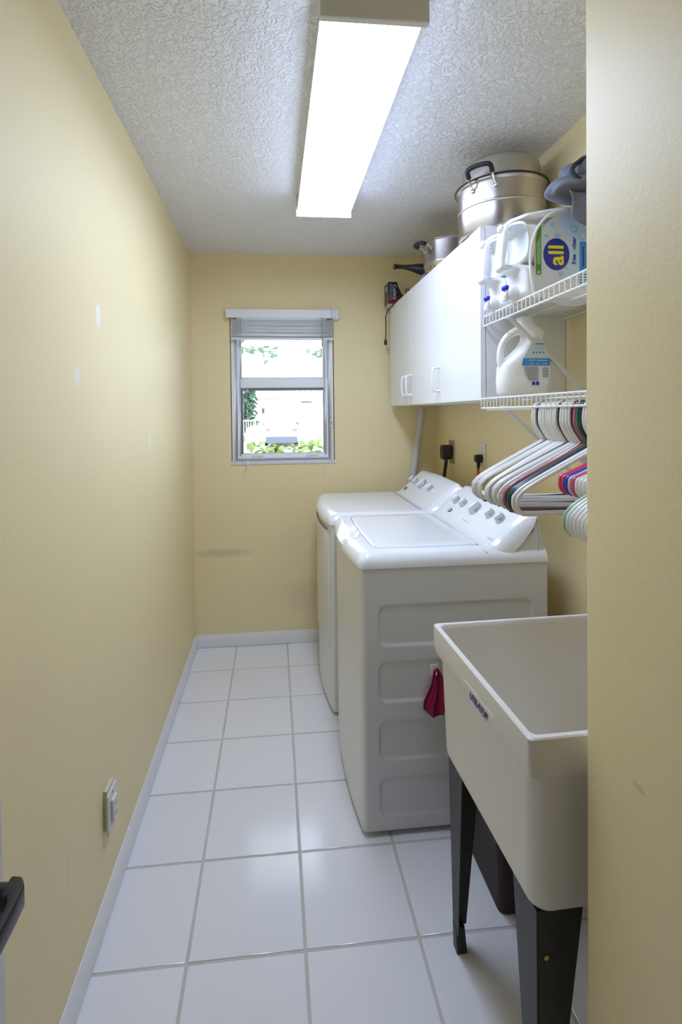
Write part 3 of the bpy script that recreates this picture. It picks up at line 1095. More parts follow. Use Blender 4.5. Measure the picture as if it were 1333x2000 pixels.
def jug(label, yn, dx, with_label):
    """press-tap jug lying on its side: base towards the wall, tap towards the room; near face at y = yn"""
    TH = .126
    zd = 1.7858
    t = thing('detergent_jug', label, 'detergent jug', (1.38 + dx, yn + TH / 2, zd), 'detergent jugs on the upper shelf')
    out = [(1.500, .004), (1.535, .012), (1.545, .045), (1.545, .225), (1.535, .262), (1.500, .272), (1.42, .274), (1.345, .268), (1.285, .256), (1.238, .246), (1.218, .238), (1.208, .20), (1.203, .15), (1.197, .114),
           (1.196, .100), (1.206, .092), (1.232, .094), (1.246, .086), (1.251, .068), (1.253, .030), (1.260, .010), (1.285, .003), (1.42, .002)]
    hole = [(1.222, .206), (1.232, .216), (1.246, .212), (1.253, .190), (1.254, .150), (1.247, .124), (1.230, .112), (1.217, .116), (1.215, .150), (1.218, .185)]
    out = [(x + dx, z) for x, z in out]
    hole = [(x + dx, z) for x, z in hole]
    bv = .010
    # bevel grows outwards, so pull the outline in first
    def shrink(pts, d):
        n = len(pts)
        res = []
        for i in range(n):
            p0, p1, p2 = Vector(pts[i - 1]), Vector(pts[i]), Vector(pts[(i + 1) % n])
            e = (p2 - p0).normalized()
            nn = Vector((-e.y, e.x))
            res.append(tuple(p1 + nn * d))
        return res
    area = sum(out[i - 1][0] * out[i][1] - out[i][0] * out[i - 1][1] for i in range(len(out)))
    sg = 1 if area > 0 else -1
    me = curve_mesh([shrink(out, sg * .009), [(1.235 + dx + (x - dx - 1.235) * 1.42, .164 + (z - .164) * 1.15) for x, z in hole]], extrude=TH / 2 - bv, bevel=bv, res=4, smooth_spline=True)
    # the curve bevel pushes the outline out; fit it back to the intended size
    ax0, ax1, az0, az1 = min(p[0] for p in out), max(p[0] for p in out), min(p[1] for p in out), max(p[1] for p in out)
    bx0, bx1 = min(v.co.x for v in me.vertices), max(v.co.x for v in me.vertices)
    bz0, bz1 = min(v.co.y for v in me.vertices), max(v.co.y for v in me.vertices)
    me.transform(Matrix.Translation((ax0, az0, 0)) @ Matrix.Diagonal(((ax1 - ax0) / (bx1 - bx0), (az1 - az0) / (bz1 - bz0), 1, 1)) @ Matrix.Translation((-bx0, -bz0, 0)))
    for v in me.vertices:      # the grip end is thinner than the body
        q_ = max(0.0, min(1.0, (v.co.x - dx - 1.215) / .050))
        q_ = q_ * q_ * (3 - 2 * q_)
        v.co.z *= .40 + .60 * q_
        # soft swelling of the big faces
    body = flat('jug_body', me, JUG, (0, yn + TH / 2, zd), (1, 0, 0), (0, 0, 1), t, True)
    # neck, collar, tap
    def axis_x(prof, z, y):
        mb = MB().lathe(prof, 0, 0, 24)
        M = Matrix(((0, 0, -1, 0), (0, 1, 0, y), (1, 0, 0, zd + z), (0, 0, 0, 1)))
        return mb.xf(M)
    yc = yn + TH / 2
    X = lambda d: -(1.275 + dx - d)
    part('neck_collar', axis_x([(.024, X(-.01)), (.024, X(.010)), (.028, X(.011)), (.028, X(.019)), (.023, X(.020)), (.023, X(.030))], .028, yc), JUG, t)
    tap = part('tap', axis_x([(.023, X(.028)), (.024, X(.030)), (.022, X(.043)), (.017, X(.049)), (.011, X(.051)), (.011, X(.056))], .028, yc), PLAST, t)
    part('spout', MB().tube(smooth_path([(1.236 + dx, yc, zd + .028), (1.222 + dx, yc, zd + .022), (1.219 + dx, yc, zd + .001)], 4), .009, 12), PLAST, tap)
    part('tap_button', MB().lathe([(.010, zd + .034), (.0125, zd + .037), (.0125, zd + .043), (.010, zd + .048), (.004, zd + .050)], 1.222 + dx, yc, 18), CAPB, tap)
    part('vent_cap', axis_x([(.010, X(.040)), (.013, X(.045)), (.013, X(.072)), (.009, X(.076))], .222, yc), PLAST, t)
    # raised ridge round the label
    rid = [(1.281, .000), (1.271, .06), (1.269, .12), (1.277, .17), (1.299, .215), (1.333, .247), (1.381, .262), (1.441, .265), (1.491, .262)]
    part('label_ridge', MB().tube(smooth_path([(x + dx, yn + .0005, zd + z * .985 + .004) for x, z in rid], 5), .0042, 8), JUG, body)
    if with_label:
        yl = yn - .0006
        lab = [(1.294, .012), (1.284, .06), (1.282, .12), (1.289, .165), (1.309, .207), (1.340, .237), (1.384, .252), (1.442, .255), (1.492, .250), (1.499, .13), (1.492, .012)]
        lb = flat('label', curve_mesh([[(x + dx, z) for x, z in lab]], extrude=.0004, smooth_spline=True), LABELW, (0, yl, zd), (1, 0, 0), (0, 0, 1), t)

        def pr(me, name, m, x, z, lift):
            return flat(name, me, m, (x + dx, yl - lift, zd + z), (0, 0, 1), (-1, 0, 0), lb)
        # in label space: x runs up the picture, y runs to the left
        pr(disc_mesh(.0475, .041, .0002), 'logo_disc', DBLUE, 1.350, .128, .0008)
        pr(text_mesh('all', .066, .0016, .0002, space=1.06), 'logo_lettering', YELL, 1.351, .126, .0014)
        ban = [(-.075, .0075), (-.070, .0085), (.02, .0085), (.045, .003), (.068, -.0085), (-.070, -.0085), (-.075, -.007)]
        pr(curve_mesh([ban], extrude=.0002), 'green_banner', GREENP, 1.294, .150, .0008)
        pr(curve_mesh([[(-.052, .0060), (.010, .0060), (.028, -.0060), (-.052, -.0060)]], extrude=.0002), 'banner_panel', GREENL, 1.294, .150, .0012)
        pr(disc_mesh(.0085, .0085, .0002), 'banner_seal', GREENP, 1.294, .074, .0013)
        pr(disc_mesh(.0045, .003, .0002, 12), 'seal_print', LABELW, 1.294, .074, .0019)
        pr(text_mesh('free   clear', .0185, .0004, .0002), 'scent_lettering', VIOL, 1.405, .140, .0018)
        pr(curve_mesh([rrect(-.003, .003, -.003, .003, .001, 2)], extrude=.0002), 'scent_dot', CYAN, 1.405, .139, .0018)
        pr(curve_mesh([[(-.085, .011), (.048, .011), (.050, .006), (.050, -.006), (.048, -.011), (-.085, -.011)]], extrude=.0002), 'blue_strip', BAND, 1.434, .118, .0014)
        pr(curve_mesh([[(-.03, -.002), (.03, -.002), (.03, .002), (-.03, .002)]], extrude=.0002), 'strip_print', DBLUE, 1.434, .122, .0022)
        pr(disc_mesh(.013, .013, .0002), 'round_seal', CYAN, 1.433, .186, .0014)
        pr(disc_mesh(.009, .009, .0002), 'round_seal_core', LABELW, 1.433, .186, .0020)
        pr(disc_mesh(.011, .011, .0002), 'drop_seal', CYAN, 1.405, .205, .0014)
        pr(disc_mesh(.007, .007, .0002), 'drop_seal_core', LABELW, 1.405, .205, .0020)
        splash = [(.085, .055), (.070, .062), (.050, .058), (.035, .045), (.018, .036), (-.01, .030), (-.05, .034), (-.085, .040), (-.10, .020), (-.10, -.02), (.02, -.02), (.085, -.012)]
        pr(curve_mesh([[(a + .01, bb - .035) for a, bb in splash]], extrude=.0002, smooth_spline=True), 'splash_print', PALEB, 1.388, .140, .0004)
        for (x, z, r) in ((1.338, .215, .007), (1.318, .182, .005), (1.352, .184, .007), (1.364, .070, .007), (1.380, .050, .004), (1.382, .088, .004)):
            pr(disc_mesh(r, r, .0002), 'bubble_print', CYAN, x, z, .0016)
    return t


jug('big white detergent jug lying against the cabinet, handle and blue tap showing', -1.622, 0, False)
jug('big white detergent jug on its side with a blue and yellow logo label', -1.768, -.004, True)

# upright bottle on the lower shelf
bt = thing('detergent_bottle', 'upright white detergent bottle with a loop handle on the lower wire shelf', 'detergent bottle', (1.33, -1.585, 1.4955))
BY, BT = -1.585, .100
secs = [(0, 1.262, 1.396, .036), (.004, 1.254, 1.403, .043), (.014, 1.249, 1.408, .048), (.05, 1.247, 1.411, .05), (.098, 1.250, 1.412, .05), (.112, 1.258, 1.410, .05), (.126, 1.274, 1.407, .0495), (.146, 1.298, 1.402, .049), (.170, 1.322, 1.394, .046),
        (.190, 1.334, 1.390, .042), (.204, 1.336, 1.395, .040), (.212, 1.331, 1.398, .038), (.224, 1.318, 1.390, .034), (.236, 1.313, 1.368, .028), (.246, 1.312, 1.363, .0255), (.262, 1.312, 1.362, .025), (.264, 1.315, 1.359, .022)]
rings = []
for (z, xl, xr, hy_) in secs:
    ring = []
    for k in range(48):
        a = 2 * PI * k / 48
        e = 2 / 3.4
        ca, sa = math.cos(a), math.sin(a)
        ring.append(((xl + xr) / 2 + (xr - xl) / 2 * math.copysign(abs(ca) ** e, ca), BY + hy_ * math.copysign(abs(sa) ** e, sa), 1.4955 + z))
    rings.append(ring)
part('bottle_body', MB().loops(rings), JUG2, bt, angle=60)
hp_ = smooth_path([(1.322, BY, 1.4955 + .222), (1.300, BY, 1.4955 + .214), (1.276, BY, 1.4955 + .198), (1.260, BY, 1.4955 + .174), (1.254, BY, 1.4955 + .146), (1.256, BY, 1.4955 + .120), (1.264, BY, 1.4955 + .098)], 5)
part('loop_handle', MB().tube(hp_, .012, 14, rads=[.016 - .006 * math.sin(PI * i / (len(hp_) - 1)) for i in range(len(hp_))]), JUG2, bt)
yl = BY - BT / 2 - .0004
lb = flat('label', curve_mesh([[(1.352, .192), (1.336, .168), (1.318, .140), (1.308, .115), (1.310, .080), (1.318, .055), (1.332, .035), (1.36, .028), (1.386, .036), (1.398, .060), (1.402, .095), (1.396, .130), (1.380, .165), (1.366, .190)]], extrude=.0003, smooth_spline=True),
          mat('back_label_white', (.70, .72, .76), .35, bump=.02), (0, yl, 1.4955), (1, 0, 0), (0, 0, 1), bt)


def pb(me, name, m, x, z, lift=.0008):
    return flat(name, me, m, (x, yl - lift, 1.4955 + z), (1, 0, 0), (0, 0, 1), lb)


pb(curve_mesh([[(-.013, .034), (.008, .034), (.030, -.008), (.036, -.030), (-.052, -.030), (-.036, -.006)]], extrude=.0002), 'pale_panel', mat('pale_teal_print', (.55, .66, .68), .35, bump=.02), 1.360, .154)
pb(curve_mesh([[(-.046, .012), (.044, .012), (.046, -.012), (-.050, -.012)]], extrude=.0002), 'blue_panel', BAND, 1.354, .111, .0012)
def bar_mesh(L, hgt):
    return curve_mesh([[(-L / 2, -hgt / 2), (L / 2, -hgt / 2), (L / 2, hgt / 2), (-L / 2, hgt / 2)]], extrude=.0001)


for (x, z, L) in ((1.338, .117, .022), (1.372, .116, .034), (1.336, .105, .010), (1.356, .105, .012), (1.382, .105, .016)):
    pb(bar_mesh(L, .0022), 'panel_print', LABELW, x, z, .0018)
pb(bar_mesh(.026, .003), 'heading_print', VIOL, 1.364, .170, .0014)
for i in range(3):
    pb(disc_mesh(.0035, .0035, .0001, 12), 'icon_print', CYAN, 1.350 + i * .0115, .156, .0014)
for i in range(4):
    pb(disc_mesh(.0033, .0033, .0001, 12), 'icon_print', BAND, 1.343 + i * .0115, .142, .0014)
pb(curve_mesh([[(-.038, .020), (.010, .020), (.010, -.026), (-.022, -.026), (-.034, -.005)]], extrude=.0002), 'text_panel', mat('lilac_print', (.42, .42, .50), .4, bump=.02), 1.350, .076, .0008)
for i in range(7):
    pb(curve_mesh([[(-.018 + .001 * i, .0007), (.016, .0007), (.016, -.0007), (-.018 + .001 * i, -.0007)]], extrude=.0001), 'text_line', GREYM, 1.338, .092 - i * .0062, .0014)
bars = MB()
for i in range(9):
    bars.box(-.010, .010, i * .0035 - .016, i * .0035 - .016 + random.choice((.0012, .0022)), 0, .0003)
me = to_mesh(bars, 'barcode', smooth=False)
pb(me, 'barcode', GREYM, 1.384, .078, .0012)
for i in range(2):
    pb(curve_mesh([[(-.005, -.006), (.005, -.006), (.005, .003), (.003, .006), (-.003, .006), (-.005, .003)]], extrude=.0001), 'pictogram', DBLUE, 1.343 + i * .0135, .042, .0014)

# crumpled cloth over the near jug
cc = thing('crumpled_cloth', 'crumpled blue-grey cloth with dark edging draped over the near detergent jug', 'cloth', (1.42, -1.79, 2.05))


def cloth_blob(cx, cy, cz, rx, ry, rz, seed, amp, n=40, mlat=24, flatb=.35):
    rnd = random.Random(seed)
    ph = [rnd.uniform(0, 6.28) for _ in range(8)]
    rings = []
    for j in range(1, mlat):
        th = PI * j / mlat
        ring = []
        for i in range(n):
            a = 2 * PI * i / n
            k = 1 + amp * (math.sin(3 * a + 4 * th + ph[0]) * .5 + math.sin(5 * a - 3 * th + ph[1]) * .35 + abs(math.sin(2.5 * a + 2 * th + ph[2])) * .6 + .25 * math.sin(9 * a + ph[3] + 5 * th))
            z = math.cos(th)
            if z < 0: z *= flatb
            ring.append((cx + rx * k * math.sin(th) * math.cos(a), cy + ry * k * math.sin(th) * math.sin(a), cz + rz * k * z))
        rings.append(ring)
    return MB().loops(rings)


part('flap', cloth_blob(1.425, -1.792, 2.092, .118, .078, .040, 8, .07, 56, 20, .62), CLOTH, cc, angle=180)
part('bundle', cloth_blob(1.452, -1.790, 2.122, .092, .056, .064, 3, .17, 56, 28), CLOTH, cc, angle=180)
rows = []
for i in range(21):
    t = i / 20
    x = 1.345 + .175 * t
    row = []
    for j in range(9):
        s = j / 8
        wv = .006 * math.sin(t * 11 + s * 2)
        row.append((x + .01 * s, -1.842 - .012 * math.sin(PI * min(1, s * 1.2)) + wv, 2.075 - (.05 + .055 * abs(math.sin(t * 4.0 + .4))) * s))
    rows.append(row)
b2 = [[(x, y + .004, z) for x, y, z in reversed(r)] for r in rows]
part('hanging_fold', MB().loops([p + q for p, q in zip(rows, b2)]), CLOTH, cc, angle=180)
ed = [(1.372, -1.858, 2.092), (1.356, -1.852, 2.108), (1.354, -1.838, 2.130), (1.370, -1.826, 2.152), (1.400, -1.812, 2.174), (1.435, -1.80, 2.190), (1.47, -1.795, 2.198)]
part('edging', MB().tube(smooth_path(ed, 5), .0065, 8), CLOTHD, cc)
part('edging', MB().tube(smooth_path([(1.42, -1.868, 2.062), (1.45, -1.872, 2.045), (1.49, -1.868, 2.04), (1.52, -1.864, 2.05)], 5), .008, 8), CLOTHD, cc)

# ================================================================== THINGS ON TOP OF THE CABINET
ZT = KZ1
# big stockpot
PX, PY = 1.374, -1.335
sp = thing('stock_pot', 'large stainless steel stockpot with a domed lid on the cabinet top', 'pot', (PX, PY, ZT))
body = part('pot_body', MB().lathe([(.150, ZT + .0006), (.156, ZT + .003), (.160, ZT + .010), (.160, 2.196), (.1625, 2.199), (.1625, 2.203), (.160, 2.206), (.160, 2.272), (.163, 2.276), (.166, 2.279), (.166, 2.283), (.162, 2.284), (.157, 2.282), (.157, 2.12)], PX, PY, 64), STEEL, sp, angle=30)
lid = part('lid', MB().lathe([(.169, 2.2845), (.1695, 2.288), (.146, 2.292), (.1425, 2.297), (.1415, 2.350), (.138, 2.366), (.128, 2.376), (.110, 2.381), (.05, 2.385)], PX, PY, 64), STEEL, sp, angle=30)
part('gasket', MB().tube([(PX + .1695 * math.cos(2 * PI * k / 64), PY + .1695 * math.sin(2 * PI * k / 64), 2.2865) for k in range(64)], .0024, 6, closed=True), BLACK, lid)


def pot_handle(parent, cx, cy, z, R, ang, w, out, rise, grip_r):
    """loop handle at polar angle ang: two steel roots on the wall, black grip"""
    d = Vector((math.cos(ang), math.sin(ang), 0))
    s = Vector((-math.sin(ang), math.cos(ang), 0))
    c0 = Vector((cx, cy, z)) + d * R
    def q(a, o, h): return c0 + s * a + d * o + Vector((0, 0, h))
    g = part('handle', MB().tube(smooth_path([q(-w * 1.02, out * .55, rise * .50), q(-w * 1.02, out * .85, rise * .85), q(-w * .75, out, rise), q(0, out * 1.05, rise * 1.05), q(w * .75, out, rise), q(w * 1.02, out * .85, rise * .85), q(w * 1.02, out * .55, rise * .50)], 6), grip_r, 12), BLACK, parent)
    for k in (-1, 1):
        part('handle_root', MB().tube([q(k * w * 1.02, -.003, -.006), q(k * w * 1.02, out * .3, .004), q(k * w * 1.02, out * .62, rise * .56)], .0042, 8), CHROME, g)
        rv = MB().lathe([(.009, 0), (.008, .003), (.004, .005)], 0, 0, 14)
        M = Matrix((s, Vector((0, 0, 1)), d)).transposed().to_4x4()
        M.translation = q(k * w * 1.02, -.003, -.010)
        part('rivet', rv.xf(M), CHROME, g)
    return g


pot_handle(sp, PX, PY, 2.258, .160, math.radians(224), .042, .046, .050, .0085)
pot_handle(sp, PX, PY, 2.258, .160, math.radians(44), .042, .030, .050, .0085)

# steamer pot
QX, QY = 1.392, -.700
st = thing('steamer_pot', 'small stainless steel steamer pot with perforated base on the cabinet top', 'pot', (QX, QY, ZT))
part('pot_body', MB().lathe([(.085, ZT + .0006), (.098, ZT + .004), (.122, 2.165), (.126, 2.182), (.1275, 2.185), (.1275, 2.190), (.126, 2.193), (.128, 2.286), (.132, 2.290), (.1335, 2.294), (.131, 2.297), (.125, 2.296), (.124, 2.19), (.08, 2.12)], QX, QY, 56), STEEL, st, angle=30)
for k in range(30):
    for (rr, zz) in ((.1045, 2.124), (.1145, 2.146), (.1215, 2.163)):
        a = 2 * PI * (k + (.5 if zz == 2.146 else 0)) / 30
        d = Vector((math.cos(a), math.sin(a), -.35)).normalized()
        s = Vector((-math.sin(a), math.cos(a), 0))
        if math.cos(a) > .3: continue
        key = 'hole'
        if key not in hang_cache:
            hang_cache[key] = to_mesh(MB().lathe([(.0030, -.001), (.0030, .0009)], 0, 0, 8), 'hole')
        o = link('vent_hole', hang_cache[key], DARK, st)
        M = Matrix((s, d.cross(s), d)).transposed().to_4x4()
        M.translation = Vector((QX + rr * math.cos(a), QY + rr * math.sin(a), zz)) - ORIG[st]
        o.matrix_local = M
pot_handle(st, QX, QY, 2.262, .128, math.radians(196), .030, .055, .010, .010)
pot_handle(st, QX, QY, 2.262, .128, math.radians(106), .030, .045, .010, .010)

# black-handled appliance with its cord
ap = thing('kitchen_appliance', 'black-handled small appliance with a power cord on the cabinet top', 'appliance', (1.36, -.42, ZT))
hpth = [(1.178, -.40, 2.262), (1.186, -.40, 2.262), (1.196, -.40, 2.262), (1.225, -.402, 2.261), (1.255, -.404, 2.258), (1.285, -.408, 2.254), (1.315, -.412, 2.249), (1.345, -.418, 2.243), (1.385, -.425, 2.235), (1.42, -.43, 2.225)]
hr = [.013, .017, .0125, .0115, .0145, .020, .028, .033, .033, .024]
part('handle', MB().tube(hpth, .02, 16, rads=hr), mat('navy_black_plastic', (.014, .014, .022), .35, bump=.03), ap)
part('glass_body', MB().lathe([(.050, ZT + .0006), (.058, ZT + .006), (.060, 2.16), (.052, 2.195), (.044, 2.212), (.03, 2.22)], 1.375, -.425, 32), mat('smoky_plastic', (.36, .37, .38), .25, bump=.03), ap)
crd = [(1.36, -.37, 2.112), (1.30, -.40, 2.112), (1.262, -.40, 2.118), (1.250, -.36, 2.112), (1.256, -.30, 2.108), (1.246, -.25, 2.112), (1.244, -.215, 2.1085), (1.238, -.190, 2.1075), (1.2275, -.180, 2.099), (1.2255, -.165, 2.092), (1.219, -.130, 2.086), (1.207, -.100, 2.070), (1.200, -.087, 2.035), (1.202, -.082, 1.98), (1.199, -.080, 1.90)]
cd = part('power_cord', MB().tube(smooth_path(crd, 6), .0032, 8), BLACK, ap)
part('cord_coil', MB().tube(smooth_path([(1.33, -.36, 2.114), (1.27, -.34, 2.116), (1.25, -.31, 2.122), (1.27, -.28, 2.118), (1.31, -.27, 2.110), (1.34, -.30, 2.112)], 5, True), .0032, 8, closed=True), BLACK, cd)
part('cord_coil', MB().tube(smooth_path([(1.262, -.44, 2.120), (1.250, -.40, 2.138), (1.26, -.36, 2.128), (1.30, -.35, 2.112), (1.33, -.40, 2.112), (1.30, -.45, 2.112)], 5, True), .0032, 8, closed=True), BLACK, cd)
pl = part('plug', MB().lathe([(.004, 1.905), (.006, 1.900), (.010, 1.890), (.010, 1.874), (.008, 1.868)], 1.199, -.080, 12), BLACK, cd)
for k in (-1, 1):
    part('prong', MB().box(1.199 + k * .0055 - .0008, 1.199 + k * .0055 + .0008, -.083, -.077, 1.852, 1.869), CHROME, pl)

# cutlery box
bx = thing('cutlery_box', 'small black and red cardboard box with white lettering at the far cabinet corner', 'box', (1.25, -.115, ZT))
BOXK = bpy.data.materials.new('black_red_card')
BOXK.use_nodes = True
nt = BOXK.node_tree
bs = nt.nodes['Principled BSDF']
bs.inputs['Roughness'].default_value = .35
tc = nt.nodes.new('ShaderNodeTexCoord')
sx = nt.nodes.new('ShaderNodeSeparateXYZ')
nt.links.new(tc.outputs['Object'], sx.inputs[0])
nz_ = nt.nodes.new('ShaderNodeTexNoise')
nz_.inputs['Scale'].default_value = 25
nt.links.new(tc.outputs['Object'], nz_.inputs['Vector'])
ad = nt.nodes.new('ShaderNodeMath')
ad.operation = 'MULTIPLY_ADD'
ad.inputs[1].default_value = .04
nt.links.new(nz_.outputs['Fac'], ad.inputs[0])
nt.links.new(sx.outputs['Z'], ad.inputs[2])
cr = nt.nodes.new('ShaderNodeMapRange')
cr.inputs['From Min'].default_value = .02
cr.inputs['From Max'].default_value = .085
nt.links.new(ad.outputs[0], cr.inputs['Value'])
mx = nt.nodes.new('ShaderNodeMix')
mx.data_type = 'RGBA'
mx.inputs[6].default_value = (.20, .008, .016, 1)
mx.inputs[7].default_value = (.008, .008, .014, 1)
nt.links.new(cr.outputs[0], mx.inputs[0])
nt.links.new(mx.outputs[2], bs.inputs['Base Color'])
poly = [(1.200, ZT + .0015), (1.200, 2.236), (1.252, 2.236), (1.262, 2.205), (1.280, 2.165), (1.312, 2.128), (1.335, ZT + .0015)]
part('carton', MB().prism(poly, 'y', -.172, -.055), BOXK, bx, bevel=.001)
part('carton_base', MB().box(1.201, 1.334, -.171, -.056, ZT + .0004, ZT + .0016), mat('card_white', (.62, .6, .58), .6, bump=.03), bx)
part('side_print', MB().box(1.1985, 1.2002, -.150, -.080, 2.19, 2.215), mat('grey_card_print', (.30, .29, .30), .35, bump=.02), bx)
flat('lettering', text_mesh('Cutlery', .030, 0, .0002), mat('white_lettering', (.75, .75, .75), .5, bump=.02), (1.238, -.1726, 2.175), (0, 0, -1), (1, 0, 0), bx)
for i in range(2):
    flat('small_print', curve_mesh([[(-.048, -.0016), (.050, -.0016), (.050, .0016), (-.048, .0016)]], extrude=.0002), MATS['grey_card_print'], (1.211 + i * .009, -.1726, 2.178), (0, 0, -1), (1, 0, 0), bx)

# ================================================================== RIGHT WALL: OUTLETS, PLUGS, POLE
o1 = thing('dryer_outlet', 'brown-grey steel outlet plate on the wall behind the dryer', 'outlet', (W, -.276, 1.21))
part('cover_plate', MB().box(W - .007, W - .0003, -.318, -.236, 1.142, 1.280), STPLATE, o1, bevel=.002)
part('socket_face', MB().lathe([(.028, 0), (.028, .003), (.024, .004)], 0, 0, 24).xf(Matrix(((0, 0, -1, W - .006), (0, 1, 0, -.276), (1, 0, 0, 1.212), (0, 0, 0, 1)))), BLACK, o1)
p1 = thing('dryer_plug', 'big black dryer plug with a thick cord in the steel outlet', 'plug', (W - .04, -.276, 1.20))
part('plug_body', MB().loops([[(W - .0108 - d, -.276 + y * s, 1.212 + z * s2) for y, z in rrect(-.032, .032, -.046, .040, .016, 5)] for d, s, s2 in ((0, .92, .92), (.006, 1, 1), (.04, 1, 1), (.052, .92, .95), (.056, .75, .8))]), BLACK, p1)
part('power_cord', MB().tube(smooth_path([(W - .038, -.276, 1.172), (W - .040, -.276, 1.14), (W - .050, -.280, 1.08), (W - .060, -.284, .98), (W - .058, -.284, .80)], 6), .0105, 12), BLACK, p1)
o2 = thing('washer_outlet', 'white outlet plate on the wall behind the washer', 'outlet', (W, -.728, 1.23))
part('cover_plate', MB().box(W - .006, W - .0003, -.766, -.694, 1.172, 1.284), PLATE, o2, bevel=.002)
part('socket_face', MB().box(W - .0075, W - .005, -.748, -.712, 1.188, 1.222), TRIM, o2, bevel=.002)
part('screw', MB().lathe([(.0035, 0), (.0035, .001), (.002, .0018)], 0, 0, 10).xf(Matrix(((0, 0, -1, W - .006), (0, 1, 0, -.730), (1, 0, 0, 1.260), (0, 0, 0, 1)))), CHROME, o2)
p2 = thing('washer_plug', 'small black washer plug in the white outlet', 'plug', (W - .03, -.730, 1.21))
part('plug_body', MB().loops([[(W - .0085 - d, -.730 + y * s, 1.213 + z * s2) for y, z in rrect(-.017, .017, -.022, .018, .009, 4)] for d, s, s2 in ((0, .9, .9), (.004, 1, 1), (.026, .95, .95), (.036, .7, .8))]), BLACK, p2)
part('strain_relief', MB().tube([(W - .025, -.730, 1.196), (W - .026, -.731, 1.172), (W - .027, -.731, 1.158)], .009, 10, rads=[.012, .009, .006]), BLACK, p2)
part('power_cord', MB().tube(smooth_path([(W - .027, -.731, 1.160), (W - .028, -.731, 1.13), (W - .034, -.735, 1.05), (W - .040, -.74, .92)], 5), .0046, 8), BLACK, p2)
part('warning_tag', MB().box(W - .036, W - .020, -.740, -.723, 1.128, 1.145), mat('orange_tag', (.65, .22, .05), .5, bump=.02), p2)

pole = thing('grey_pole', 'plain grey pole standing in the corner behind the dryer', 'pole', (1.215, -.068, 0))
part('tube', MB().tube([(1.2180, -.068, .012), (1.434, -.068, 1.468)], .0215, 20), PIPE, pole)
part('end_cap', MB().tube([(1.2160, -.068, .0035), (1.2205, -.068, .030)], .0225, 20), BLACK, pole)

# ================================================================== LEFT WALL OUTLET
ol = thing('wall_outlet', 'white outlet with its cover standing off the left wall near the floor', 'outlet', (0, -1.70, .305))
part('wall_box', MB().box(.0003, .011, -1.728, -1.668, .256, .372), mat('yellow_box_edge', (.64, .60, .46), .5, bump=.03), ol, bevel=.001)
part('cover_plate', MB().box(.011, .017, -1.737, -1.663, .246, .362), PLATE, ol, bevel=.002)
sk = part('socket_face', MB().box(.017, .026, -1.718, -1.683, .272, .338), PLATE, ol, bevel=.002)
for z in (.290, .320):
    for y in (-1.706, -1.695):
        part('slot', MB().box(.0255, .0265, y - .001, y + .001, z - .005, z + .005), DARK, sk, smooth=False)
part('screw', MB().lathe([(.004, 0), (.004, .001), (.002, .002)], 0, 0, 10).xf(Matrix(((0, 0, 1, .0168), (0, 1, 0, -1.70), (-1, 0, 0, .352), (0, 0, 0, 1)))), GREYM, ol)

# ================================================================== OPEN DOOR WITH LEVER
dr = thing('door_1', 'white painted room door standing open against the left wall', 'door', (.137, -2.95, .01), kind='structure')
part('leaf', MB().box(.118, .153, -3.330, -2.562, .008, 2.035), mat('door_paint', (.66, .66, .68), .4, bump=.04, bscale=40), dr, bevel=.002)
LEVM = mat('dark_pewter', (.06, .055, .055), .32, .85, bump=.03)
LXo, LYo, LZo = .153, -2.635, .908
rose = MB().lathe([(.031, 0), (.031, .004), (.026, .009), (.014, .011), (.013, .046)], 0, 0, 28)
M = Matrix(((0, 0, 1, LXo), (0, 1, 0, LYo), (-1, 0, 0, LZo), (0, 0, 0, 1)))
lv = part('lever_handle', rose.xf(M), LEVM, dr)
# flat lever blade running back towards the hinges
pts = [(.192, LYo + .014), (.205, LYo + .012), (.213, LYo), (.214, LYo - .03), (.213, LYo - .12)]
inn = [(.203, LYo - .12), (.203, LYo - .022), (.199, LYo - .014), (.192, LYo - .014)]
mb = MB()
ol_ = pts + inn
mb.loops([[(x, y, LZo - .013) for x, y in ol_], [(x, y, LZo + .013) for x, y in ol_]])
part('lever_blade', mb, LEVM, lv, bevel=.003, seg=3)
for z in (.25, 1.05, 1.80):
    part('hinge', MB().tube([(.148, -3.337, z - .045), (.148, -3.337, z + .045)], .006, 10), LEVM, dr)

# ================================================================== OUTSIDE THE WINDOW
GZ = -.32
struct('ground', MB().box(-40, 40, .45, 90, GZ - .2, GZ), mat('pale_driveway', (.62, .60, .57), .85, bump=.3, bscale=4, var=.06, vscale=.5), 'pale concrete driveway and yard outside the window', 'ground')
STUC = mat('pale_stucco', (.70, .64, .60), .9, bump=.3, bscale=30, var=.03)
HX, HY = -.52, 30.0
hs = thing('neighbour_house', 'pale stucco house with a garage across the street', 'house', (4, HY, GZ))
part('wall', MB().box(HX, 10, HY, HY + 9, GZ, 2.6), STUC, hs)
part('fascia', MB().box(HX - .35, 10.2, HY - .55, HY - .45, 2.45, 2.72), mat('white_fascia', (.82, .80, .80), .6, bump=.05), hs)
part('soffit', MB().box(HX - .35, 10.2, HY - .5, HY + .1, 2.45, 2.5), MATS['white_fascia'], hs)
rf = part('roof', MB().prism([(HY - .6, 2.70), (HY + 4.5, 4.0), (HY + 9.6, 2.70)], 'x', HX - .4, 10.3), mat('pale_roof_tile', (.72, .58, .54), .8, bump=.2, bscale=6, var=.06), hs)
tm = to_mesh(MB().tube([(0, HY - .72, 2.735), (0, HY + 4.4, 4.04)], .13, 12), 'roof_tile', ORIG[hs])
for k in range(34):
    x = HX - .3 + k * .32
    o = link('roof_tile', tm, MATS['pale_roof_tile'], rf)
    o.location.x = x
gd = part('garage_door', MB().box(.20, 6.2, HY - .06, HY - .001, GZ, 2.05), mat('white_garage_door', (.86, .85, .84), .6, bump=.03), hs)
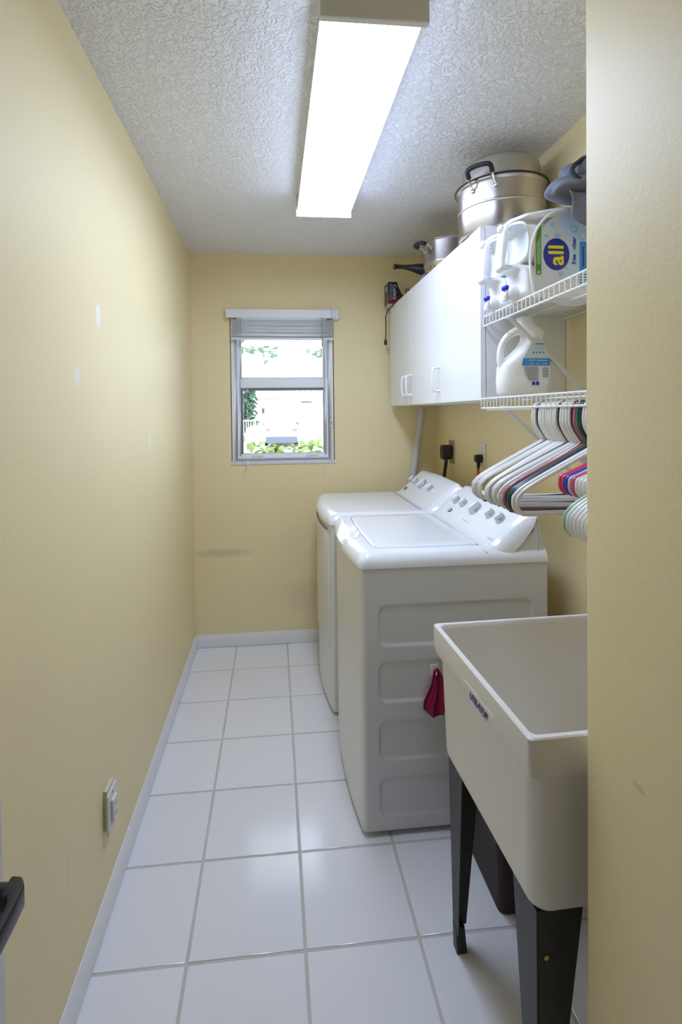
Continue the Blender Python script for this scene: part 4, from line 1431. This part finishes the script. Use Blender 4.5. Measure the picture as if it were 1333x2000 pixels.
for k in range(4):
    z0 = GZ + .03 + k * .585
    for j in range(4):
        part('door_panel', MB().box(.30 + j * 1.48, 1.62 + j * 1.48, HY - .075, HY - .055, z0 + .06, z0 + .50), MATS['white_garage_door'], gd, bevel=.008)
part('wall_lamp', MB().box(-.22, -.10, HY - .20, HY - .001, 1.50, 1.80), mat('lamp_dark', (.08, .10, .10), .5, bump=.03), hs, bevel=.02)
part('number_plaque', MB().box(2.3, 2.95, HY - .03, HY - .001, 2.13, 2.24), GREYM, hs)

car = thing('parked_car', 'white car seen from behind on the driveway across the street', 'car', (.90, 25.6, GZ))  # darker parts coloured pale, standing in for veiling glare
CARW = mat('car_white', (.80, .82, .86), .25, bump=.02, coat=.5)
cx = .905
ringsC = []
for (y, hw, zb, zt_, r) in ((24.0, .80, .10, .78, .10), (24.08, .86, .06, .84, .12), (24.6, .89, .03, .88, .12), (26.5, .90, .03, .86, .12), (28.0, .88, .05, .72, .12), (28.3, .80, .10, .60, .10)):
    ringsC.append([(cx + x, y, z + 0) for x, z in rrect(-hw, hw, GZ + .18 + zb, GZ + .35 + zt_, r, 4)])
part('car_body', MB().loops(ringsC), CARW, car, angle=50)
ringsC = []
for (z, y0_, y1_, hw) in ((.80, 24.15, 27.3, .80), (1.15, 24.45, 26.7, .68), (1.20, 24.7, 26.4, .62)):
    ringsC.append([(cx + x, y, GZ + .35 + z - .06) for x, y in rrect(-hw, hw, y0_, y1_, .12, 4)])
part('cabin', MB().loops(ringsC), CARW, car, angle=50)
part('rear_window', MB().loops([[(cx - .66, 24.17, GZ + 1.14), (cx + .66, 24.17, GZ + 1.14), (cx + .56, 24.44, GZ + 1.42), (cx - .56, 24.44, GZ + 1.42)], [(cx - .66, 24.20, GZ + 1.14), (cx + .66, 24.20, GZ + 1.14), (cx + .56, 24.47, GZ + 1.42), (cx - .56, 24.47, GZ + 1.42)]]), mat('car_glass', (.45, .52, .56), .1, bump=.01), car)
part('bumper', MB().loops([[(cx + x, y, z) for x, z in rrect(-.84, .84, GZ + .22, GZ + .56, .06, 4)] for y in (23.93, 24.3)]), mat('bumper_grey', (.16, .18, .26), .5, bump=.03), car, bevel=.02)
for s in (-1, 1):
    part('tail_light', MB().box(cx + s * .70 - .12, cx + s * .70 + .12, 23.975, 24.1, GZ + .84, GZ + 1.0), mat('tail_red', (.42, .22, .28), .3, bump=.02), car, bevel=.02)
    part('side_mirror', MB().box(cx + s * .90 - .06, cx + s * .90 + .10 * s, 26.1, 26.25, GZ + 1.10, GZ + 1.26), mat('mirror_dark', (.12, .13, .18), .4, bump=.02), car, bevel=.02)
    for y in (24.75, 27.4):
        wl = MB().lathe([(.12, -.09), (.29, -.09), (.315, -.06), (.315, .06), (.29, .09), (.12, .09)], 0, 0, 24)
        part('wheel', wl.xf(Matrix(((0, 0, 1, cx + s * .80), (0, 1, 0, y), (-1, 0, 0, GZ + .316), (0, 0, 0, 1)))), BLACK, car)

fn = thing('yard_fence', 'white metal picket fence left of the house across the street', 'fence', (-1.4, 20, GZ))
FW = mat('fence_white', (.80, .82, .86), .5, bump=.02)
for z in (1.17, GZ + .25):
    part('rail', MB().box(-3.4, -.30, 19.98, 20.03, z - .04, z + .02), FW, fn)
pm = to_mesh(MB().box(-.016, .016, 19.985, 20.015, GZ + .05, 1.16), 'picket', ORIG[fn], smooth=False)
for k in range(30):
    o = link('picket', pm, FW, fn)
    o.location.x = ORIG[fn].x * 0 + (-3.35 + k * .105)
for x in (-3.4, -1.85, -.32):
    part('post', MB().box(x - .03, x + .03, 19.97, 20.04, GZ, 1.24), FW, fn)

LEAF1 = mat('hedge_leaf', (.27, .37, .11), .45, bump=.05, var=.35, vscale=3)
LEAF2 = mat('tree_leaf', (.16, .27, .20), .55, bump=.05, var=.35, vscale=1)
BARK = mat('bark', (.20, .16, .13), .9, bump=.5, bscale=40)


def leaf_mesh(name, L, Wd):
    rows = []
    for i in range(6):
        t = i / 5
        wv = Wd * math.sin(PI * (t * .92 + .04)) ** .7
        rows.append([(-wv, L * t, .12 * L * math.sin(PI * t)), (0, L * t, .12 * L * math.sin(PI * t) - .05 * L), (wv, L * t, .12 * L * math.sin(PI * t))])
    return to_mesh(MB().grid(rows), name, angle=180)


def foliage(name, spots, L, Wd, m, parent, rnd):
    """many leaves joined into one mesh"""
    base = leaf_mesh('leaf', L, Wd)
    bv = [v.co.copy() for v in base.vertices]
    bf = [tuple(p.vertices) for p in base.polygons]
    mb = MB()
    for p in spots:
        M = Matrix.Rotation(rnd.uniform(0, 2 * PI), 4, 'Z') @ Matrix.Rotation(rnd.uniform(-.9, 1.2), 4, 'X') @ Matrix.Rotation(rnd.uniform(-.8, .8), 4, 'Y') @ Matrix.Scale(rnd.uniform(.7, 1.25), 4)
        mb.add([(M @ v) + Vector(p) for v in bv], bf)
    o = part(name, mb, m, parent, angle=180)
    o['kind'] = 'stuff'
    return o


rnd = random.Random(11)
hd = thing('clipped_hedge', 'bright green round-leaved hedge right outside the window', 'hedge', (.6, 1.15, GZ))
spots = [(rnd.uniform(-.9, 2.0), rnd.uniform(.95, 1.45), rnd.uniform(.3, 1.13)) for _ in range(1500)]
foliage('foliage', spots, .075, .024, LEAF1, hd, rnd)
lm = leaf_mesh('leaf', .072, .024)
for k in range(170):
    t = k / 169
    x = .05 + 1.15 * rnd.random()
    z = 1.10 + .085 * rnd.random() + .03 * math.sin(x * 9) + (.03 if x < .3 else 0)
    o = link('leaf', lm, LEAF1, hd)
    o.location = Vector((x, rnd.uniform(.92, 1.2), z)) - ORIG[hd]
    o.rotation_euler = (rnd.uniform(-.3, 1.2), rnd.uniform(-.7, .7), rnd.uniform(0, 6.28))
    o.scale = [rnd.uniform(.7, 1.15)] * 3
for k in range(14):
    x = -.8 + k * .2
    part('stem', MB().tube([(x, 1.2, GZ), (x + .03, 1.18, .5), (x + .01, 1.15, 1.0)], .012, 6), BARK, hd)

tr = thing('yard_tree', 'leafy green tree behind the white picket fence', 'tree', (-1.75, 26, GZ))
part('trunk', MB().tube(smooth_path([(-1.75, 26, GZ), (-1.7, 26, 1.0), (-1.8, 26.1, 2.2), (-1.6, 26, 3.4)], 5), .16, 10), BARK, tr)
spots = []
for _ in range(2600):
    a, rr = rnd.uniform(0, 6.28), rnd.random() ** .5
    spots.append((-1.7 + 1.15 * rr * math.cos(a), 26 + 1.0 * rr * math.sin(a), 1.9 + rnd.uniform(-1.0, 1.0) * 1.7 * (1 - .4 * rr)))
foliage('foliage', spots, .30, .09, LEAF2, tr, rnd)
for bi, (bx_, by_, bz_, ln, sgn, lab) in enumerate(((-.55, 6.2, 2.62, 1.3, 1, 'thin tree with a leafy branch reaching in from the left outside the window'), (1.95, 6.2, 2.62, .8, -1, 'thin tree with a leafy branch reaching in from the right outside the window'))):
    br = thing('garden_tree', lab, 'tree', (bx_ - sgn * .9, by_, GZ), 'trees with branches seen in the upper pane')
    part('trunk', MB().tube(smooth_path([(bx_ - sgn * .9, by_, GZ), (bx_ - sgn * .86, by_, 1.2), (bx_ - sgn * .6, by_, 2.5), (bx_ + sgn * .02, by_, bz_ + .25)], 5), .05, 8, rads=[.06 - .044 * i / 15 for i in range(16)]), BARK, br)
    pth = smooth_path([(bx_, by_, bz_ + .25), (bx_ + sgn * .35 * ln, by_, bz_ + .05), (bx_ + sgn * .7 * ln, by_ - .1, bz_ - .05), (bx_ + sgn * ln, by_ - .1, bz_ - .03)], 5)
    part('twig', MB().tube(pth, .014, 6, rads=[.016 - .012 * i / (len(pth) - 1) for i in range(len(pth))]), BARK, br)
    part('twig', MB().tube(smooth_path([(bx_ + sgn * .2, by_, bz_ + .16), (bx_ + sgn * .35, by_, bz_ - .2), (bx_ + sgn * .30, by_, bz_ - .75)], 4), .007, 6), BARK, br)
    lf = leaf_mesh('leaf', .16, .045)
    for k in range(46):
        t = rnd.random()
        if k < 22:
            p = Vector((bx_ + sgn * (.15 + .28 * rnd.random()), by_ + rnd.uniform(-.1, .1), bz_ + .2 - 1.0 * rnd.random()))
        else:
            q = pth[int(t * (len(pth) - 1))]
            p = Vector(q) + Vector((rnd.uniform(-.05, .05), rnd.uniform(-.1, .1), rnd.uniform(-.14, .06)))
        o = link('leaf', lf, LEAF2, br)
        o.location = p - ORIG[br]
        o.rotation_euler = (rnd.uniform(-1, 1), rnd.uniform(-1, 1), rnd.uniform(0, 6.28))
